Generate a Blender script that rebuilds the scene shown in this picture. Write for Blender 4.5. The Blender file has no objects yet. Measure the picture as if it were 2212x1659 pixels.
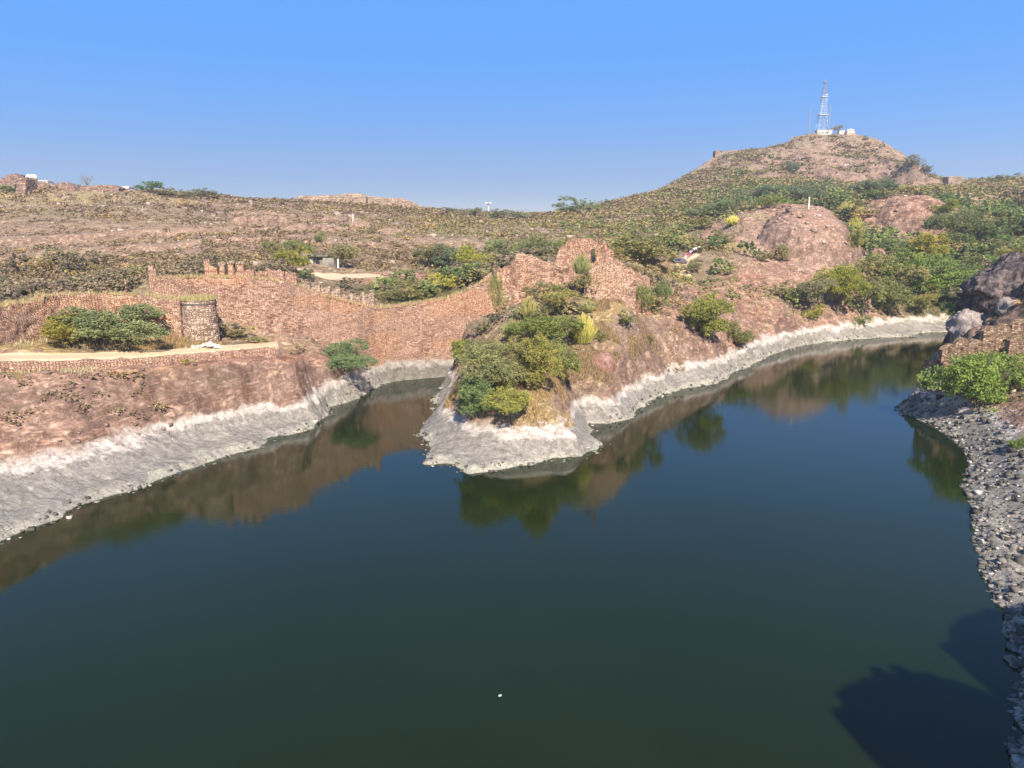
import bpy, math, random
import numpy as np
from mathutils import Vector, Matrix
random.seed(7); RNG = np.random.default_rng(11)
SC = bpy.context.scene
COL = SC.collection

# ------------------------------------------------------------------ camera
H = 25.0; PX = 1640.0; CX, CY = 1106.0, 829.5          # photo measured at 2212 x 1659
PITCH = math.atan((829.5-466)/1640.0)
CP, SP = math.cos(PITCH), math.sin(PITCH)
cam = bpy.data.cameras.new('camera'); cam_o = bpy.data.objects.new('camera', cam); COL.objects.link(cam_o)
cam_o.location = (0, 0, H); cam_o.rotation_euler = (math.pi/2-PITCH, 0, 0)
cam.sensor_width = 36.0; cam.lens = 36.0*PX/2212.0; cam.clip_start = 0.5; cam.clip_end = 6000
SC.camera = cam_o

# ------------------------------------------------------------------ light
SUN_EL = math.radians(41); ANTI = math.radians(-13)     # shadows run away from the camera, a little to the left
W = bpy.data.worlds.new("World"); SC.world = W; W.use_nodes = True
nt = W.node_tree; nt.nodes.clear()
sky = nt.nodes.new('ShaderNodeTexSky'); sky.sky_type = 'NISHITA'; sky.sun_disc = False
sky.sun_elevation = SUN_EL
sdir = Vector((-math.sin(ANTI)*math.cos(SUN_EL), -math.cos(ANTI)*math.cos(SUN_EL), math.sin(SUN_EL)))
sky.sun_rotation = math.atan2(sdir.x, sdir.y)
sky.altitude = 3000; sky.air_density = 0.7; sky.dust_density = 0.3; sky.ozone_density = 6
bg = nt.nodes.new('ShaderNodeBackground'); bg.inputs['Strength'].default_value = 0.15
wo = nt.nodes.new('ShaderNodeOutputWorld')
# phone-camera sky: even brightness, deep blue above, periwinkle low down
_sp = nt.nodes.new('ShaderNodeSeparateColor'); _sp.mode = 'HSV'; _cb = nt.nodes.new('ShaderNodeCombineColor'); _cb.mode = 'HSV'
nt.links.new(sky.outputs[0], _sp.inputs[0])
def _m(op, a, b):
    q = nt.nodes.new('ShaderNodeMath'); q.operation = op
    nt.links.new(a, q.inputs[0]); q.inputs[1].default_value = b; return q.outputs[0]
nt.links.new(_m('ADD', _m('MULTIPLY', _sp.outputs[0], 0.5), 0.3055), _cb.inputs[0])
nt.links.new(_m('MINIMUM', _m('ADD', _m('MULTIPLY', _sp.outputs[1], 2.05), -0.69), 0.90), _cb.inputs[1])
_lo = _m('MULTIPLY', _m('MAXIMUM', _m('ADD', _sp.outputs[2], -6.5), 0.0), -0.13)
_vv = nt.nodes.new('ShaderNodeMath'); _vv.operation = 'ADD'; nt.links.new(_m('MINIMUM', _m('MULTIPLY', _sp.outputs[2], 1.15), 4.05), _vv.inputs[0]); nt.links.new(_lo, _vv.inputs[1])
nt.links.new(_vv.outputs[0], _cb.inputs[2])
nt.links.new(_cb.outputs[0], bg.inputs['Color']); nt.links.new(bg.outputs[0], wo.inputs['Surface'])
sun = bpy.data.lights.new('sun', 'SUN'); sun.energy = 5.0; sun.angle = math.radians(0.53); sun.color = (1.0, 0.92, 0.79)
sun_o = bpy.data.objects.new('sun', sun); COL.objects.link(sun_o)
sun_o.rotation_euler = sdir.to_track_quat('Z', 'Y').to_euler(); sun_o.location = (0, 0, 200)
SC.view_settings.view_transform = 'Standard'; SC.view_settings.look = 'None'
SC.view_settings.exposure = 0.78; SC.view_settings.gamma = 1.0
SC.view_settings.use_curve_mapping = False

# ------------------------------------------------------------------ helpers: photo measurement -> place
def at(px, py, Y):
    u = (px-CX)/PX; v = (py-CY)/PX
    t = Y/(CP-v*SP)
    return (u*t, Y, H-(SP+v*CP)*t)
def atz(px, py, z):
    u = (px-CX)/PX; v = (py-CY)/PX
    t = (H-z)/(SP+v*CP)
    return (u*t, (CP-v*SP)*t, z)

# ------------------------------------------------------------------ numpy noise
def _h(ix, iy, iz, s):
    h = (ix*374761393 + iy*668265263 + iz*2147483647 + s*974634777) & 0xffffffff
    h = ((h ^ (h >> 13))*1274126177) & 0xffffffff
    h = ((h ^ (h >> 16))*2246822519) & 0xffffffff
    return ((h ^ (h >> 15)) & 0xffffff)/16777215.0
def vnoise(x, y, z=None, s=0):
    x = np.asarray(x, float); y = np.asarray(y, float)
    ix = np.floor(x).astype(np.int64); iy = np.floor(y).astype(np.int64)
    fx = x-ix; fy = y-iy; fx = fx*fx*(3-2*fx); fy = fy*fy*(3-2*fy)
    if z is None:
        a = _h(ix, iy, 0, s); b = _h(ix+1, iy, 0, s); c = _h(ix, iy+1, 0, s); d = _h(ix+1, iy+1, 0, s)
        return (a*(1-fx)+b*fx)*(1-fy)+(c*(1-fx)+d*fx)*fy
    z = np.asarray(z, float); iz = np.floor(z).astype(np.int64); fz = z-iz; fz = fz*fz*(3-2*fz)
    r = 0
    for dz, wz in ((0, 1-fz), (1, fz)):
        a = _h(ix, iy, iz+dz, s); b = _h(ix+1, iy, iz+dz, s); c = _h(ix, iy+1, iz+dz, s); d = _h(ix+1, iy+1, iz+dz, s)
        r = r + wz*((a*(1-fx)+b*fx)*(1-fy)+(c*(1-fx)+d*fx)*fy)
    return r
def fbm(x, y, z=None, o=4, s=0, g=0.5):
    r = 0; a = 1; t = 0
    for k in range(o):
        f = 2.03**k
        r = r + a*(vnoise(x*f+k*17.3, y*f+k*5.1, None if z is None else z*f, s+k)*2-1); t += a; a *= g
    return r/t
def ridged(x, y, o=4, s=0):
    r = 0; a = 1; t = 0
    for k in range(o):
        f = 2.1**k
        n = 1-np.abs(vnoise(x*f+k*9.7, y*f+k*3.3, None, s+k)*2-1)*1.0
        r = r + a*n*n; t += a; a *= 0.5
    return r/t
def sstep(a, b, x):
    t = np.clip((x-a)/(b-a), 0, 1); return t*t*(3-2*t)

# ------------------------------------------------------------------ mesh / object helpers
def mesh_np(name, V, F, mat=None, smooth=False, attrs=None, uv=None):
    """V (n,3), F (m,4) or (m,3)"""
    V = np.asarray(V, np.float32); F = np.asarray(F, np.int32)
    me = bpy.data.meshes.new(name)
    me.vertices.add(len(V)); me.vertices.foreach_set('co', V.ravel())
    k = F.shape[1]
    me.loops.add(F.size); me.loops.foreach_set('vertex_index', F.ravel())
    me.polygons.add(len(F)); me.polygons.foreach_set('loop_start', np.arange(0, F.size, k, dtype=np.int32))
    me.polygons.foreach_set('loop_total', np.full(len(F), k, np.int32))
    if smooth: me.polygons.foreach_set('use_smooth', np.ones(len(F), bool))
    me.update(calc_edges=True)
    for n, a in (attrs or {}).items():
        a = np.asarray(a, np.float32)
        if a.ndim == 1:
            at_ = me.attributes.new(n, 'FLOAT', 'POINT'); at_.data.foreach_set('value', a)
        else:
            at_ = me.attributes.new(n, 'FLOAT_COLOR', 'POINT'); at_.data.foreach_set('color', np.c_[a, np.ones(len(a))].astype(np.float32).ravel())
    if uv is not None:
        l = me.uv_layers.new(name='UVMap'); l.data.foreach_set('uv', np.asarray(uv, np.float32)[F.ravel()].ravel())
    if mat: me.materials.append(mat)
    return me
def link(name, me, parent=None, label=None, cat=None, group=None, kind=None, loc=None, color=None):
    o = bpy.data.objects.new(name, me); COL.objects.link(o)
    if parent: o.parent = parent
    if loc is not None: o.location = loc
    if label: o['label'] = label
    if cat: o['category'] = cat
    if group: o['group'] = group
    if kind: o['kind'] = kind
    if color: o.color = (*color, 1)
    return o
def empty(name, loc, label, cat, group=None, rz=0):
    o = link(name, None, None, label, cat, group, loc=loc); o.rotation_euler.z = rz; o.empty_display_size = 0.3
    return o

class MB:
    """collects boxes, bars and lathes into one mesh"""
    def __init__(s): s.v = []; s.f = []; s.n = 0
    def add(s, V, F):
        s.v += [tuple(p) for p in V]; s.f += [tuple(i+s.n for i in f) for f in F]; s.n += len(V); return s
    def box(s, c, d, rz=0, taper=1.0, jit=0):
        x, y, z = d[0]/2, d[1]/2, d[2]/2
        P = []
        for sz in (-1, 1):
            t = taper if sz > 0 else 1
            for sx, sy in ((-1, -1), (1, -1), (1, 1), (-1, 1)):
                px, py = sx*x*t, sy*y*t
                q = (c[0]+px*math.cos(rz)-py*math.sin(rz)+random.uniform(-jit, jit), c[1]+px*math.sin(rz)+py*math.cos(rz)+random.uniform(-jit, jit), c[2]+sz*z+random.uniform(-jit, jit))
                P.append(q)
        return s.add(P, [(3, 2, 1, 0), (4, 5, 6, 7), (0, 1, 5, 4), (1, 2, 6, 5), (2, 3, 7, 6), (3, 0, 4, 7)])
    def bar(s, a, b, r0, r1=None, n=6):
        a = Vector(a); b = Vector(b); r1 = r0 if r1 is None else r1
        q = (b-a).to_track_quat('Z', 'Y'); P = []
        for p, r in ((a, r0), (b, r1)):
            for k in range(n):
                w = 2*math.pi*k/n; P.append(p+q @ Vector((r*math.cos(w), r*math.sin(w), 0)))
        F = [(k, (k+1) % n, n+(k+1) % n, n+k) for k in range(n)]+[tuple(range(n-1, -1, -1)), tuple(range(n, 2*n))]
        return s.add(P, F)
    def lathe(s, c, prof, n=16):
        P = []; F = []
        for r, z in prof:
            for k in range(n):
                w = 2*math.pi*k/n; P.append((c[0]+r*math.cos(w), c[1]+r*math.sin(w), c[2]+z))
        for i in range(len(prof)-1):
            for k in range(n):
                F.append((i*n+k, i*n+(k+1) % n, (i+1)*n+(k+1) % n, (i+1)*n+k))
        F.append(tuple(range(n-1, -1, -1))); F.append(tuple(range((len(prof)-1)*n, len(prof)*n)))
        return s.add(P, F)
    def mesh(s, name, mat, smooth=False):
        me = bpy.data.meshes.new(name); me.from_pydata([tuple(p) for p in s.v], [], s.f)
        if smooth:
            for p in me.polygons: p.use_smooth = True
        me.materials.append(mat); me.update(); return me
    def link(s, name, mat, parent=None, smooth=False, **k):
        return link(name, s.mesh(name, mat, smooth), parent, **k)

# ------------------------------------------------------------------ shoreline (photo px on the water plane)
SHORE = [(0,1173),(52,1148),(130,1120),(170,1094),(243,1069),(313,1054),(347,1036),(410,1014),(469,993),(520,978),(556,970),(587,944),(625,941),(677,925),
 (712,897),(714,880),(747,870),(790,850),(838,823),(870,820),(898,817),(957,812),(990,808),(985,818),(962,826),(948,846),(933,863),(948,880),(933,898),(910,926),(904,943),(924,957),(917,986),
 (923,1002),(973,1004),(1018,1022),(1063,1016),(1110,1008),(1160,1004),(1180,995),(1258,987),(1290,973),(1303,958),(1280,943),(1277,916),
 (1311,914),(1365,903),(1376,886),(1420,858),(1470,842),(1550,830),(1570,815),(1610,795),(1659,770),(1721,749),(1784,739),(1859,732),(1979,727),
 (1986,719),(2022,718),(2049,718),(2060,745),(2045,770),(2012,778),(2010,801),(2030,815),(2018,827),(1994,847),(1968,862),(1936,883),
 (1942,892),(1978,902),(2022,922),(2061,948),(2081,968),(2093,984),(2102,1003),(2082,1044),(2110,1108),(2108,1165),(2124,1213),
 (2128,1239),(2150,1300),(2176,1313),(2183,1370),(2191,1414),(2200,1458),(2202,1502),(2185,1545),(2206,1585),(2185,1607),(2198,1655)]
SH = np.array([atz(a, b, 0)[:2] for a, b in SHORE])
LAKE = np.vstack([[(-75, 5), (-72, 28), (-55, 44)], SH, [(25, 22), (27, 5)]])

# ------------------------------------------------------------------ terrain control points
C = []
def c(*pts):
    for p in pts: C.append(at(*p))
def cz(*pts):
    for p in pts: C.append(atz(*p))
# left bank
cz((0,1000,2.9),(130,972,2.9),(250,940,2.9),(350,908,2.9),(450,888,2.9),(550,868,2.9),(640,850,2.6),(720,835,2.4),(790,815,2.2),
   (-120,1030,3),(-120,900,7),(0,900,6.2),(150,880,6.0),(300,850,5.8),(450,830,5.6),(560,805,6.2),(660,800,5.2),(730,800,4.4),
   (0,797,9.5),(150,792,9.0),(300,785,8.7),(450,775,8.3),(560,766,7.9),(620,768,7.0),
   (-120,782,11),(0,778,10.4),(150,776,9.8),(300,768,9.3),(450,757,9.0),(560,748,8.6),
   (-120,750,11.6),(0,750,11.2),(150,752,10.2),(300,752,9.4),(400,748,9.2),(480,745,9.0),(560,742,8.6),(640,760,6.8),(720,775,5),(780,779,4.2))
# behind the outer wall, left hill
for px in (-200, -80, 30, 130):
    c((px,640,100),(px,636,112),(px,615,127),(px,580,150),(px,545,172),(px,520,192),(px,490,217),(px,460,240),(px,440,262))
for px in (230, 330):
    c((px,630,113),(px,610,127),(px,580,150),(px,545,172),(px,520,192),(px,490,217),(px,460,240),(px,440,265))
c((270,617,106),(340,590,110),(445,590,110),(553,594,112),(640,606,113))
for px in (450, 560, 640):
    c((px,582,128),(px,560,150),(px,530,175),(px,505,200),(px,480,235),(px,458,270))
c((-200,395,300),(0,404,300),(100,402,300),(200,406,300),(300,413,305),(380,422,315),(430,424,325),(500,429,335),(600,434,350),
  (640,440,360),(770,440,370),(850,446,375),(900,453,380),(960,459,400),(1050,464,420),(1140,467,430),(1200,463,430),(1300,441,450),(1380,425,470),(1430,415,490))
for px, z in ((-200,32),(0,30),(200,30),(400,28),(600,24),(800,20),(1000,16),(1150,14),(1300,22)):
    x, y, _ = at(px, 460, 560); C.append((x, y, z))
# centre valley
c((700,600,136),(760,592,150),(820,588,152),(680,640,118),(800,640,124),(740,560,165),(740,530,190),(740,480,250),(740,455,310),(850,530,190),(850,480,260),
  (880,610,140),(900,650,128),(820,665,119),(980,640,124),(950,585,160),(1000,612,140),(1050,598,140),(1090,575,150),(950,520,200),(950,490,260),(950,470,330),
  (1050,560,165),(1050,540,190),(1050,500,250),(1050,478,340),(1160,545,180),(1160,500,250),(1160,480,320),(1300,500,230),(1300,470,300),
  (1300,535,170),(1340,560,150),(1400,540,180),(1400,600,145),(1450,500,230),(1450,460,310),(1550,480,265),(1600,450,330),(1500,545,178),(1560,520,205))
for px in (1080, 1150, 1220, 1290, 1350):
    x, y, _ = at(px, 600, 123); C.append((x, y, 12.5))
for px, z in ((850, 11.6), (920, 12), (990, 12)):
    x, y, _ = at(px, 600, 124); C.append((x, y, z))
# in front of the curtain wall
for px, Y, z in ((480,98,8.6),(560,100,8.2),(640,102.5,6.7),(720,106,5.0),(790,109.5,3.0)):
    x, y, _ = at(px, 700, Y); C.append((x, y, z))
for px, Y, z in ((838,116.2,0.6),(898,118.8,0.6),(957,120.5,0.6)):
    x, y, _ = at(px, 700, Y); C.append((x, y, z))
# peninsula
c((1060,720,108),(1030,690,113),(1150,655,112),(1200,640,112),(1280,662,110),(1340,650,112),(1370,700,108),(1350,760,100),(1300,850,92),(1420,760,111),(1480,740,117),
  (1000,800,96),(985,850,88),(1000,720,113),(990,765,110),(1040,930,79),(1100,935,77.5),(1200,905,81),(1255,935,77),(1150,800,88),(1080,870,82),(1200,830,88),
  (1160,720,99),(1250,740,100),(1400,840,104),(1330,880,92),(1440,800,112),(1420,690,117),(1440,650,128))
# right slope, domes
c((1470,610,155),(1480,560,170),(1450,560,166),(1520,650,138),(1520,690,125),(1560,760,120),(1600,720,132),(1500,780,116),(1700,710,146),(1850,700,160),(1950,695,167),
  (1560,600,158),(1600,560,172),(1590,520,190),(1560,640,142),
  (1600,470,205),(1620,458,215),(1690,440,222),(1750,446,218),(1795,455,214),(1700,480,205),(1640,510,192),(1750,520,190),(1830,500,205),(1845,550,190),(1800,560,180),(1700,560,180),(1780,612,168),
  (1650,620,160),(1850,610,172),(1600,660,148),(1700,670,150),(1760,660,158))
for px, Y, z in ((1620,250,20),(1700,255,21),(1780,250,20),(1850,235,15),(1880,205,9),(1960,320,24),(2030,320,22)):
    x, y, _ = at(px, 460, Y); C.append((x, y, z))
c((1900,600,190),(1950,640,176),(2000,680,170),(2050,690,170),(1880,660,168),
  (1950,424,275),(2035,450,265),(1900,450,262),(1980,480,252),(1980,545,226),(1900,525,232),(2035,525,240),
  (2070,550,218),(2100,550,215),(2180,520,222),(2150,465,272),(2212,430,330),(2300,470,260),(2100,412,420),(2000,430,330),(2212,392,480),(2050,397,500),(2320,385,480),(2130,392,495))
# tower hill
c((1480,387,560),(1550,346,590),(1620,324,600),(1690,314,605),(1722,293,605),(1760,286,610),(1850,287,610),(1900,299,605),(1950,326,600),(2000,382,590),(1445,405,520),
  (1500,430,400),(1600,425,400),(1700,420,410),(1800,415,420),(1900,412,430),(1950,408,440),(1560,390,500),(1650,375,520),(1750,350,555),(1850,345,560),(1930,380,520),(1980,400,480),
  (1500,445,350),(1700,432,345),(1820,430,330),(1900,430,330))
for px, z in ((1500,30),(1700,55),(1850,55),(2000,30),(2200,28)):
    x, y, _ = at(px, 460, 760); C.append((x, y, z))
# near right rock and right bank
c((2230,552,126),(2150,582,129),(2105,615,133),(2180,645,113),(2150,690,109),(2110,700,113),(2300,560,110))
for px, Y, z in ((2212,150,11),(2150,150,7),(2100,152,4.5),(2066,150,1.5),(2200,170,9)):
    x, y, _ = at(px, 600, Y); C.append((x, y, z))
C += [(58,96,5.6),(56.5,92,4.0),(62,100,5.8),(66,104,4.5),(62,95,6.6),(70,97,8),(60,86,5.4),(70,86,9),(56,80,4.2),(52,72,3.4),(60,72,7),(48,64,3.0),(56,60,6.5),(44,55,2.2),(50,50,5),(40,48,2.0),(34,38,1.6),(44,38,5),(30,28,1.4),(40,24,4),
      (80,90,13),(85,110,15),(80,70,13),(72,50,12),(62,30,12),(54,97,3.0),(70,112,6)]
# outskirts
for th in range(-80, 81, 20):
    for r, z in ((1200, 14), (2200, 10)):
        C.append((r*math.sin(math.radians(th)), r*math.cos(math.radians(th)), z))
C += [(-110,60,9),(-120,90,13),(-160,130,14),(150,80,16),(160,140,18),(200,220,22),(-300,200,24),(-350,320,34),(330,330,34)]
C = np.array(C)
CS = np.array([(x, y, 0.0) for x, y in LAKE[2:-1]])
CT = np.vstack([C, CS])

def warp(x, y):
    r = np.sqrt(x*x+y*y)+1e-6
    return np.arctan2(x, y)*3, np.log(r)*3
a_, b_ = warp(CT[:, 0], CT[:, 1])
C2 = 0.03**2
def kern(d2): return np.sqrt(d2+C2)
n = len(CT)
D2 = (a_[:, None]-a_[None])**2+(b_[:, None]-b_[None])**2
A = np.zeros((n+3, n+3)); A[:n, :n] = kern(D2)-np.eye(n)*0.004
A[:n, n] = 1; A[:n, n+1] = a_; A[:n, n+2] = b_; A[n:, :n] = A[:n, n:].T
WT = np.linalg.solve(A, np.r_[CT[:, 2], 0, 0, 0])
def base_h(x, y):
    sh = x.shape; x = x.ravel(); y = y.ravel(); out = np.empty(len(x))
    for i in range(0, len(x), 40000):
        a, b = warp(x[i:i+40000], y[i:i+40000]); o = WT[n]+WT[n+1]*a+WT[n+2]*b
        k = kern((a[:, None]-a_[None])**2+(b[:, None]-b_[None])**2)
        out[i:i+40000] = o+k @ WT[:n]
    return out.reshape(sh)
def shore_dist(x, y):
    """signed distance to the lake edge, negative in the water"""
    sh = x.shape; x = x.ravel(); y = y.ravel(); out = np.full(len(x), 60.0)
    idx = np.where(x*x+y*y < 230**2)[0]
    P0 = LAKE; P1 = np.roll(LAKE, -1, 0)
    for i in range(0, len(idx), 40000):
        j = idx[i:i+40000]; X = x[j][:, None]; Y = y[j][:, None]
        d = P1-P0; L = (d**2).sum(1)
        t = np.clip(((X-P0[:, 0])*d[:, 0]+(Y-P0[:, 1])*d[:, 1])/L, 0, 1)
        q = np.sqrt((X-P0[:, 0]-t*d[:, 0])**2+(Y-P0[:, 1]-t*d[:, 1])**2).min(1)
        cond = ((P0[:, 1] > Y) != (P1[:, 1] > Y)) & (X < (P1[:, 0]-P0[:, 0])*(Y-P0[:, 1])/(P1[:, 1]-P0[:, 1]+1e-12)+P0[:, 0])
        ins = cond.sum(1) % 2 == 1
        out[j] = np.where(ins, -q, q)
    return out.reshape(sh)

NT_, NR_ = 1360, 900
TH0, TH1 = math.radians(-56), math.radians(56); LR0, LR1 = math.log(10.0), math.log(1700.0)
# rows are spaced finely from 45 m to 320 m
tt = np.linspace(0, 1, 4000); lr = LR0+(LR1-LR0)*tt
dens = 0.35+1.6*np.exp(-((lr-math.log(120))/0.75)**2)+0.3*np.exp(-((lr-math.log(500))/0.4)**2)
cum = np.cumsum(dens); cum = (cum-cum[0])/(cum[-1]-cum[0])
LR = np.interp(np.linspace(0, 1, NR_), cum, lr)
TH = np.linspace(TH0, TH1, NT_)
R_ = np.exp(LR)
GX = R_[:, None]*np.sin(TH)[None]; GY = R_[:, None]*np.cos(TH)[None]
Hb = base_h(GX, GY)
jit = fbm(GX/3.0, GY/3.0, None, 3, 5)*0.9+fbm(GX/0.9, GY/0.9, None, 2, 8)*0.3
SD = shore_dist(GX, GY)+np.clip(jit, -1.3, 1.3)*0.75
RR = np.sqrt(GX**2+GY**2)
# flat made ground (paths, terrace)
def seg_mask(pts, w, soft):
    m = np.full(GX.shape, 1e9); zz = np.zeros(GX.shape)
    for (x0, y0, z0), (x1, y1, z1) in zip(pts[:-1], pts[1:]):
        dx, dy = x1-x0, y1-y0; L = dx*dx+dy*dy
        t = np.clip(((GX-x0)*dx+(GY-y0)*dy)/L, 0, 1)
        q = np.sqrt((GX-x0-t*dx)**2+(GY-y0-t*dy)**2)
        b = q < m; m = np.where(b, q, m); zz = np.where(b, z0+(z1-z0)*t, zz)
    return 1-sstep(w, w+soft, m), zz
PATH = [atz(-160,778,11.2), atz(0,772,10.5), atz(150,770,9.9), atz(300,764,9.4), atz(450,754,9.05), atz(520,748,8.9), atz(570,743,8.6)]
pm, pz = seg_mask(PATH, 1.7, 0.6)
BEN = [atz(-160,799,10.3), atz(0,795,9.65), atz(150,792,9.1), atz(300,784,8.75), atz(450,773,8.4), atz(560,763,8.2), atz(620,768,7.6)]
BEN = [(x, y-1.2, z-0.15) for x, y, z in BEN]
bm, bz_ = seg_mask(BEN, 1.6, 4.0)
TERR = [at(650,600,137), at(690,599,139), at(730,597,141), at(765,594,144)]
TZ = at(740,600,139)[2]
TERR = [(x, y, TZ) for x, y, z in TERR]
tm, tz = seg_mask(TERR, 5.0, 1.2)
RP = [at(1500,548,176), at(1480,562,170), at(1472,575,164), at(1480,588,159)]
rm, rz_ = seg_mask(RP, 0.9, 0.6)
def dome(px, Yc, rx, ry, z0, z1, rot=0.0, p=2.6):
    global Hb, DM
    x0, y0, _ = at(px, 500, Yc); dx, dy = GX-x0, GY-y0; a, b = dx*math.cos(rot)+dy*math.sin(rot), -dx*math.sin(rot)+dy*math.cos(rot)
    q = (np.abs(a/rx)**p+np.abs(b/ry)**p)*(1+0.25*fbm(GX/9, GY/9, None, 3, 123)); D_ = z0+(z1-z0)*np.sqrt(np.clip(1-q, 0, 1))
    Hb = np.where(q < 1, np.maximum(Hb, D_), Hb); DM = np.maximum(DM, 1-sstep(0.92, 1.08, q))
DM = np.zeros(GX.shape)
dome(1655, 208, 15.5, 24, 8, 25.3, -0.32, 2.0); dome(1732, 200, 14.5, 27, 8, 27.0, -0.36, 2.2); dome(1968, 262, 15.5, 24, 14, 31.5, -0.48, 2.2)
Hb = Hb*(1-bm)+bz_*bm
Hh = Hb*(1-pm)+pz*pm
Hh = Hh*(1-tm)+tz*tm
flat = np.maximum(np.maximum(pm, tm), rm)
# relief
farw = sstep(180, 420, RR)
rocky = ridged(GX/7.0, GY/9.0, 4, 21)-0.45
rel = rocky*1.1*(0.5+0.5*farw)+(ridged(GX/24, GY/30, 4, 25)-0.45)*3.2*sstep(430, 520, RR)+fbm(GX/2.2, GY/2.2, None, 3, 31)*0.28+fbm(GX/28, GY/34, None, 4, 41)*(0.3+2.2*farw)
nearb = sstep(0, 8, SD)
rel = rel*(1-0.75*bm)*(0.35+0.65*nearb)*(1-flat*0.97)*np.where(RR < 120, 0.5, 1.0)+fbm(GX/0.8, GY/0.8, None, 3, 66)*0.13*(RR < 130)*(1-flat)
# keep the strip along the curtain walls calm
HTERR = Hh+rel
# strata ledges on the left hill and the tower hill
S_ = 3.2
t_ = HTERR/S_+fbm(GX/55, GY/55, None, 3, 51)*1.1
fr = t_-np.floor(t_); stp = (np.floor(t_)+sstep(0.38, 0.62, fr)-t_)*S_
lh = 0.35*sstep(170, 220, RR)*np.clip(sstep(0.35, 0.75, vnoise(GX/40, GY/30, None, 61)), 0, 1)
HTERR = HTERR+stp*lh*0.5*(1-flat)
TG = np.arctan2(GX, GY)
def ledge(rc, Aamp, wob, t0, t1, seed, w=1.1, back=26):
    global HTERR
    r0 = rc+wob*fbm(TG*14, TG*0+seed, None, 4, seed)
    m_ = sstep(t0, t0+0.03, TG)*(1-sstep(t1-0.03, t1, TG))*sstep(0.3, 0.55, vnoise(TG*16, TG*0, None, seed+2))
    HTERR = HTERR+Aamp*m_*(sstep(r0-w, r0+w, RR)-sstep(r0-back, r0+back, RR))
ledge(246, 5.0, 12, -0.62, -0.17, 3); ledge(226, 1.9, 10, -0.62, -0.13, 9); ledge(196, 1.2, 9, -0.62, -0.02, 15); ledge(272, 1.8, 10, -0.5, -0.08, 22)
ledge(578, 16, 14, 0.40, 0.52, 31, 5, 60); ledge(560, 9, 16, 0.30, 0.52, 37, 4, 50); ledge(592, 7, 10, 0.33, 0.45, 43, 3, 40)
ledge(236, 5, 8, 0.46, 0.54, 51, 2, 30)
# domes: smooth rock
land = np.maximum(HTERR, np.clip(SD, 0, 1.2)*0.55+0.02)
HF = np.where(SD > 0, np.minimum(land, 0.02+SD*1.6+np.maximum(0, SD-2)*3), np.maximum(SD*0.7, -3.5)-0.05)
SKY = np.array([(-400,392),(0,400),(100,402),(200,406),(300,412),(380,421),(450,425),(560,433),(700,440),(850,447),(960,458),(1050,463),(1140,467),(1200,463),(1300,441),(1380,426),(1430,416),(1480,387),(1550,346),(1600,326),(1690,314),(1722,294),(1760,287),(1850,289),(1900,302),(1950,331),(1985,358),(2005,380),(2050,396),(2130,391),(2212,388),(2600,380)], float)
_v = (SKY[:, 1]-CY)/PX; _az = np.arctan2((SKY[:, 0]-CX)/PX, CP-_v*SP); _tn = -(SP+_v*CP)/(CP-_v*SP)/np.sqrt(1+((SKY[:, 0]-CX)/PX/(CP-_v*SP))**2)
cap = H+RR*np.interp(TG, _az, _tn)[...]+0.5*fbm(GX/5, GY/5, None, 2, 140)
HF = np.where(RR > 280, np.minimum(HF, cap), HF)
HF = HF.astype(np.float64)

def gz(x, y):
    x = np.asarray(x, float); y = np.asarray(y, float)
    th = (np.arctan2(x, y)-TH0)/(TH1-TH0)*(NT_-1); l = np.interp(np.log(np.sqrt(x*x+y*y)), LR, np.arange(NR_))
    th = np.clip(th, 0, NT_-1.001); l = np.clip(l, 0, NR_-1.001)
    i = th.astype(int); j = l.astype(int); fi = th-i; fj = l-j
    return (HF[j, i]*(1-fi)+HF[j, i+1]*fi)*(1-fj)+(HF[j+1, i]*(1-fi)+HF[j+1, i+1]*fi)*fj
def hit(px, py, ymin=30.0, ymax=900.0):
    u = (px-CX)/PX; v = (py-CY)/PX
    Y = np.exp(np.linspace(math.log(ymin), math.log(ymax), 3000)); t = Y/(CP-v*SP)
    x = u*t; z = H-(SP+v*CP)*t; g = gz(x, Y)
    b = np.where(z <= g)[0]
    k = b[0] if len(b) else int(np.argmin(z-g))
    return (float(x[k]), float(Y[k]), float(g[k]))

# ------------------------------------------------------------------ node helpers
def new_mat(name):
    m = bpy.data.materials.new(name); m.use_nodes = True; m.node_tree.nodes.clear(); return m, m.node_tree
def N(nt, typ, ins=None, **kw):
    nd = nt.nodes.new(typ)
    for k, v in kw.items(): setattr(nd, k, v)
    for k, v in (ins or {}).items():
        if isinstance(v, bpy.types.NodeSocket): nt.links.new(v, nd.inputs[k])
        else: nd.inputs[k].default_value = v
    return nd
def ramp(nt, fac, stops, interp='LINEAR'):
    r = nt.nodes.new('ShaderNodeValToRGB'); r.color_ramp.interpolation = interp
    e = r.color_ramp.elements
    while len(e) < len(stops): e.new(0.5)
    for i, (p, cc) in enumerate(stops):
        e[i].position = p; e[i].color = (*cc, 1) if len(cc) == 3 else cc
    nt.links.new(fac, r.inputs['Fac']); return r.outputs['Color']
def mix(nt, f, a, b, mode='MIX'):
    m = nt.nodes.new('ShaderNodeMix'); m.data_type = 'RGBA'; m.blend_type = mode
    for s, v in ((m.inputs[0], f), (m.inputs[6], a), (m.inputs[7], b)):
        if isinstance(v, bpy.types.NodeSocket): nt.links.new(v, s)
        elif isinstance(v, (tuple, list)): s.default_value = (*v, 1) if len(v) == 3 else v
        else: s.default_value = v
    return m.outputs[2]
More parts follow.
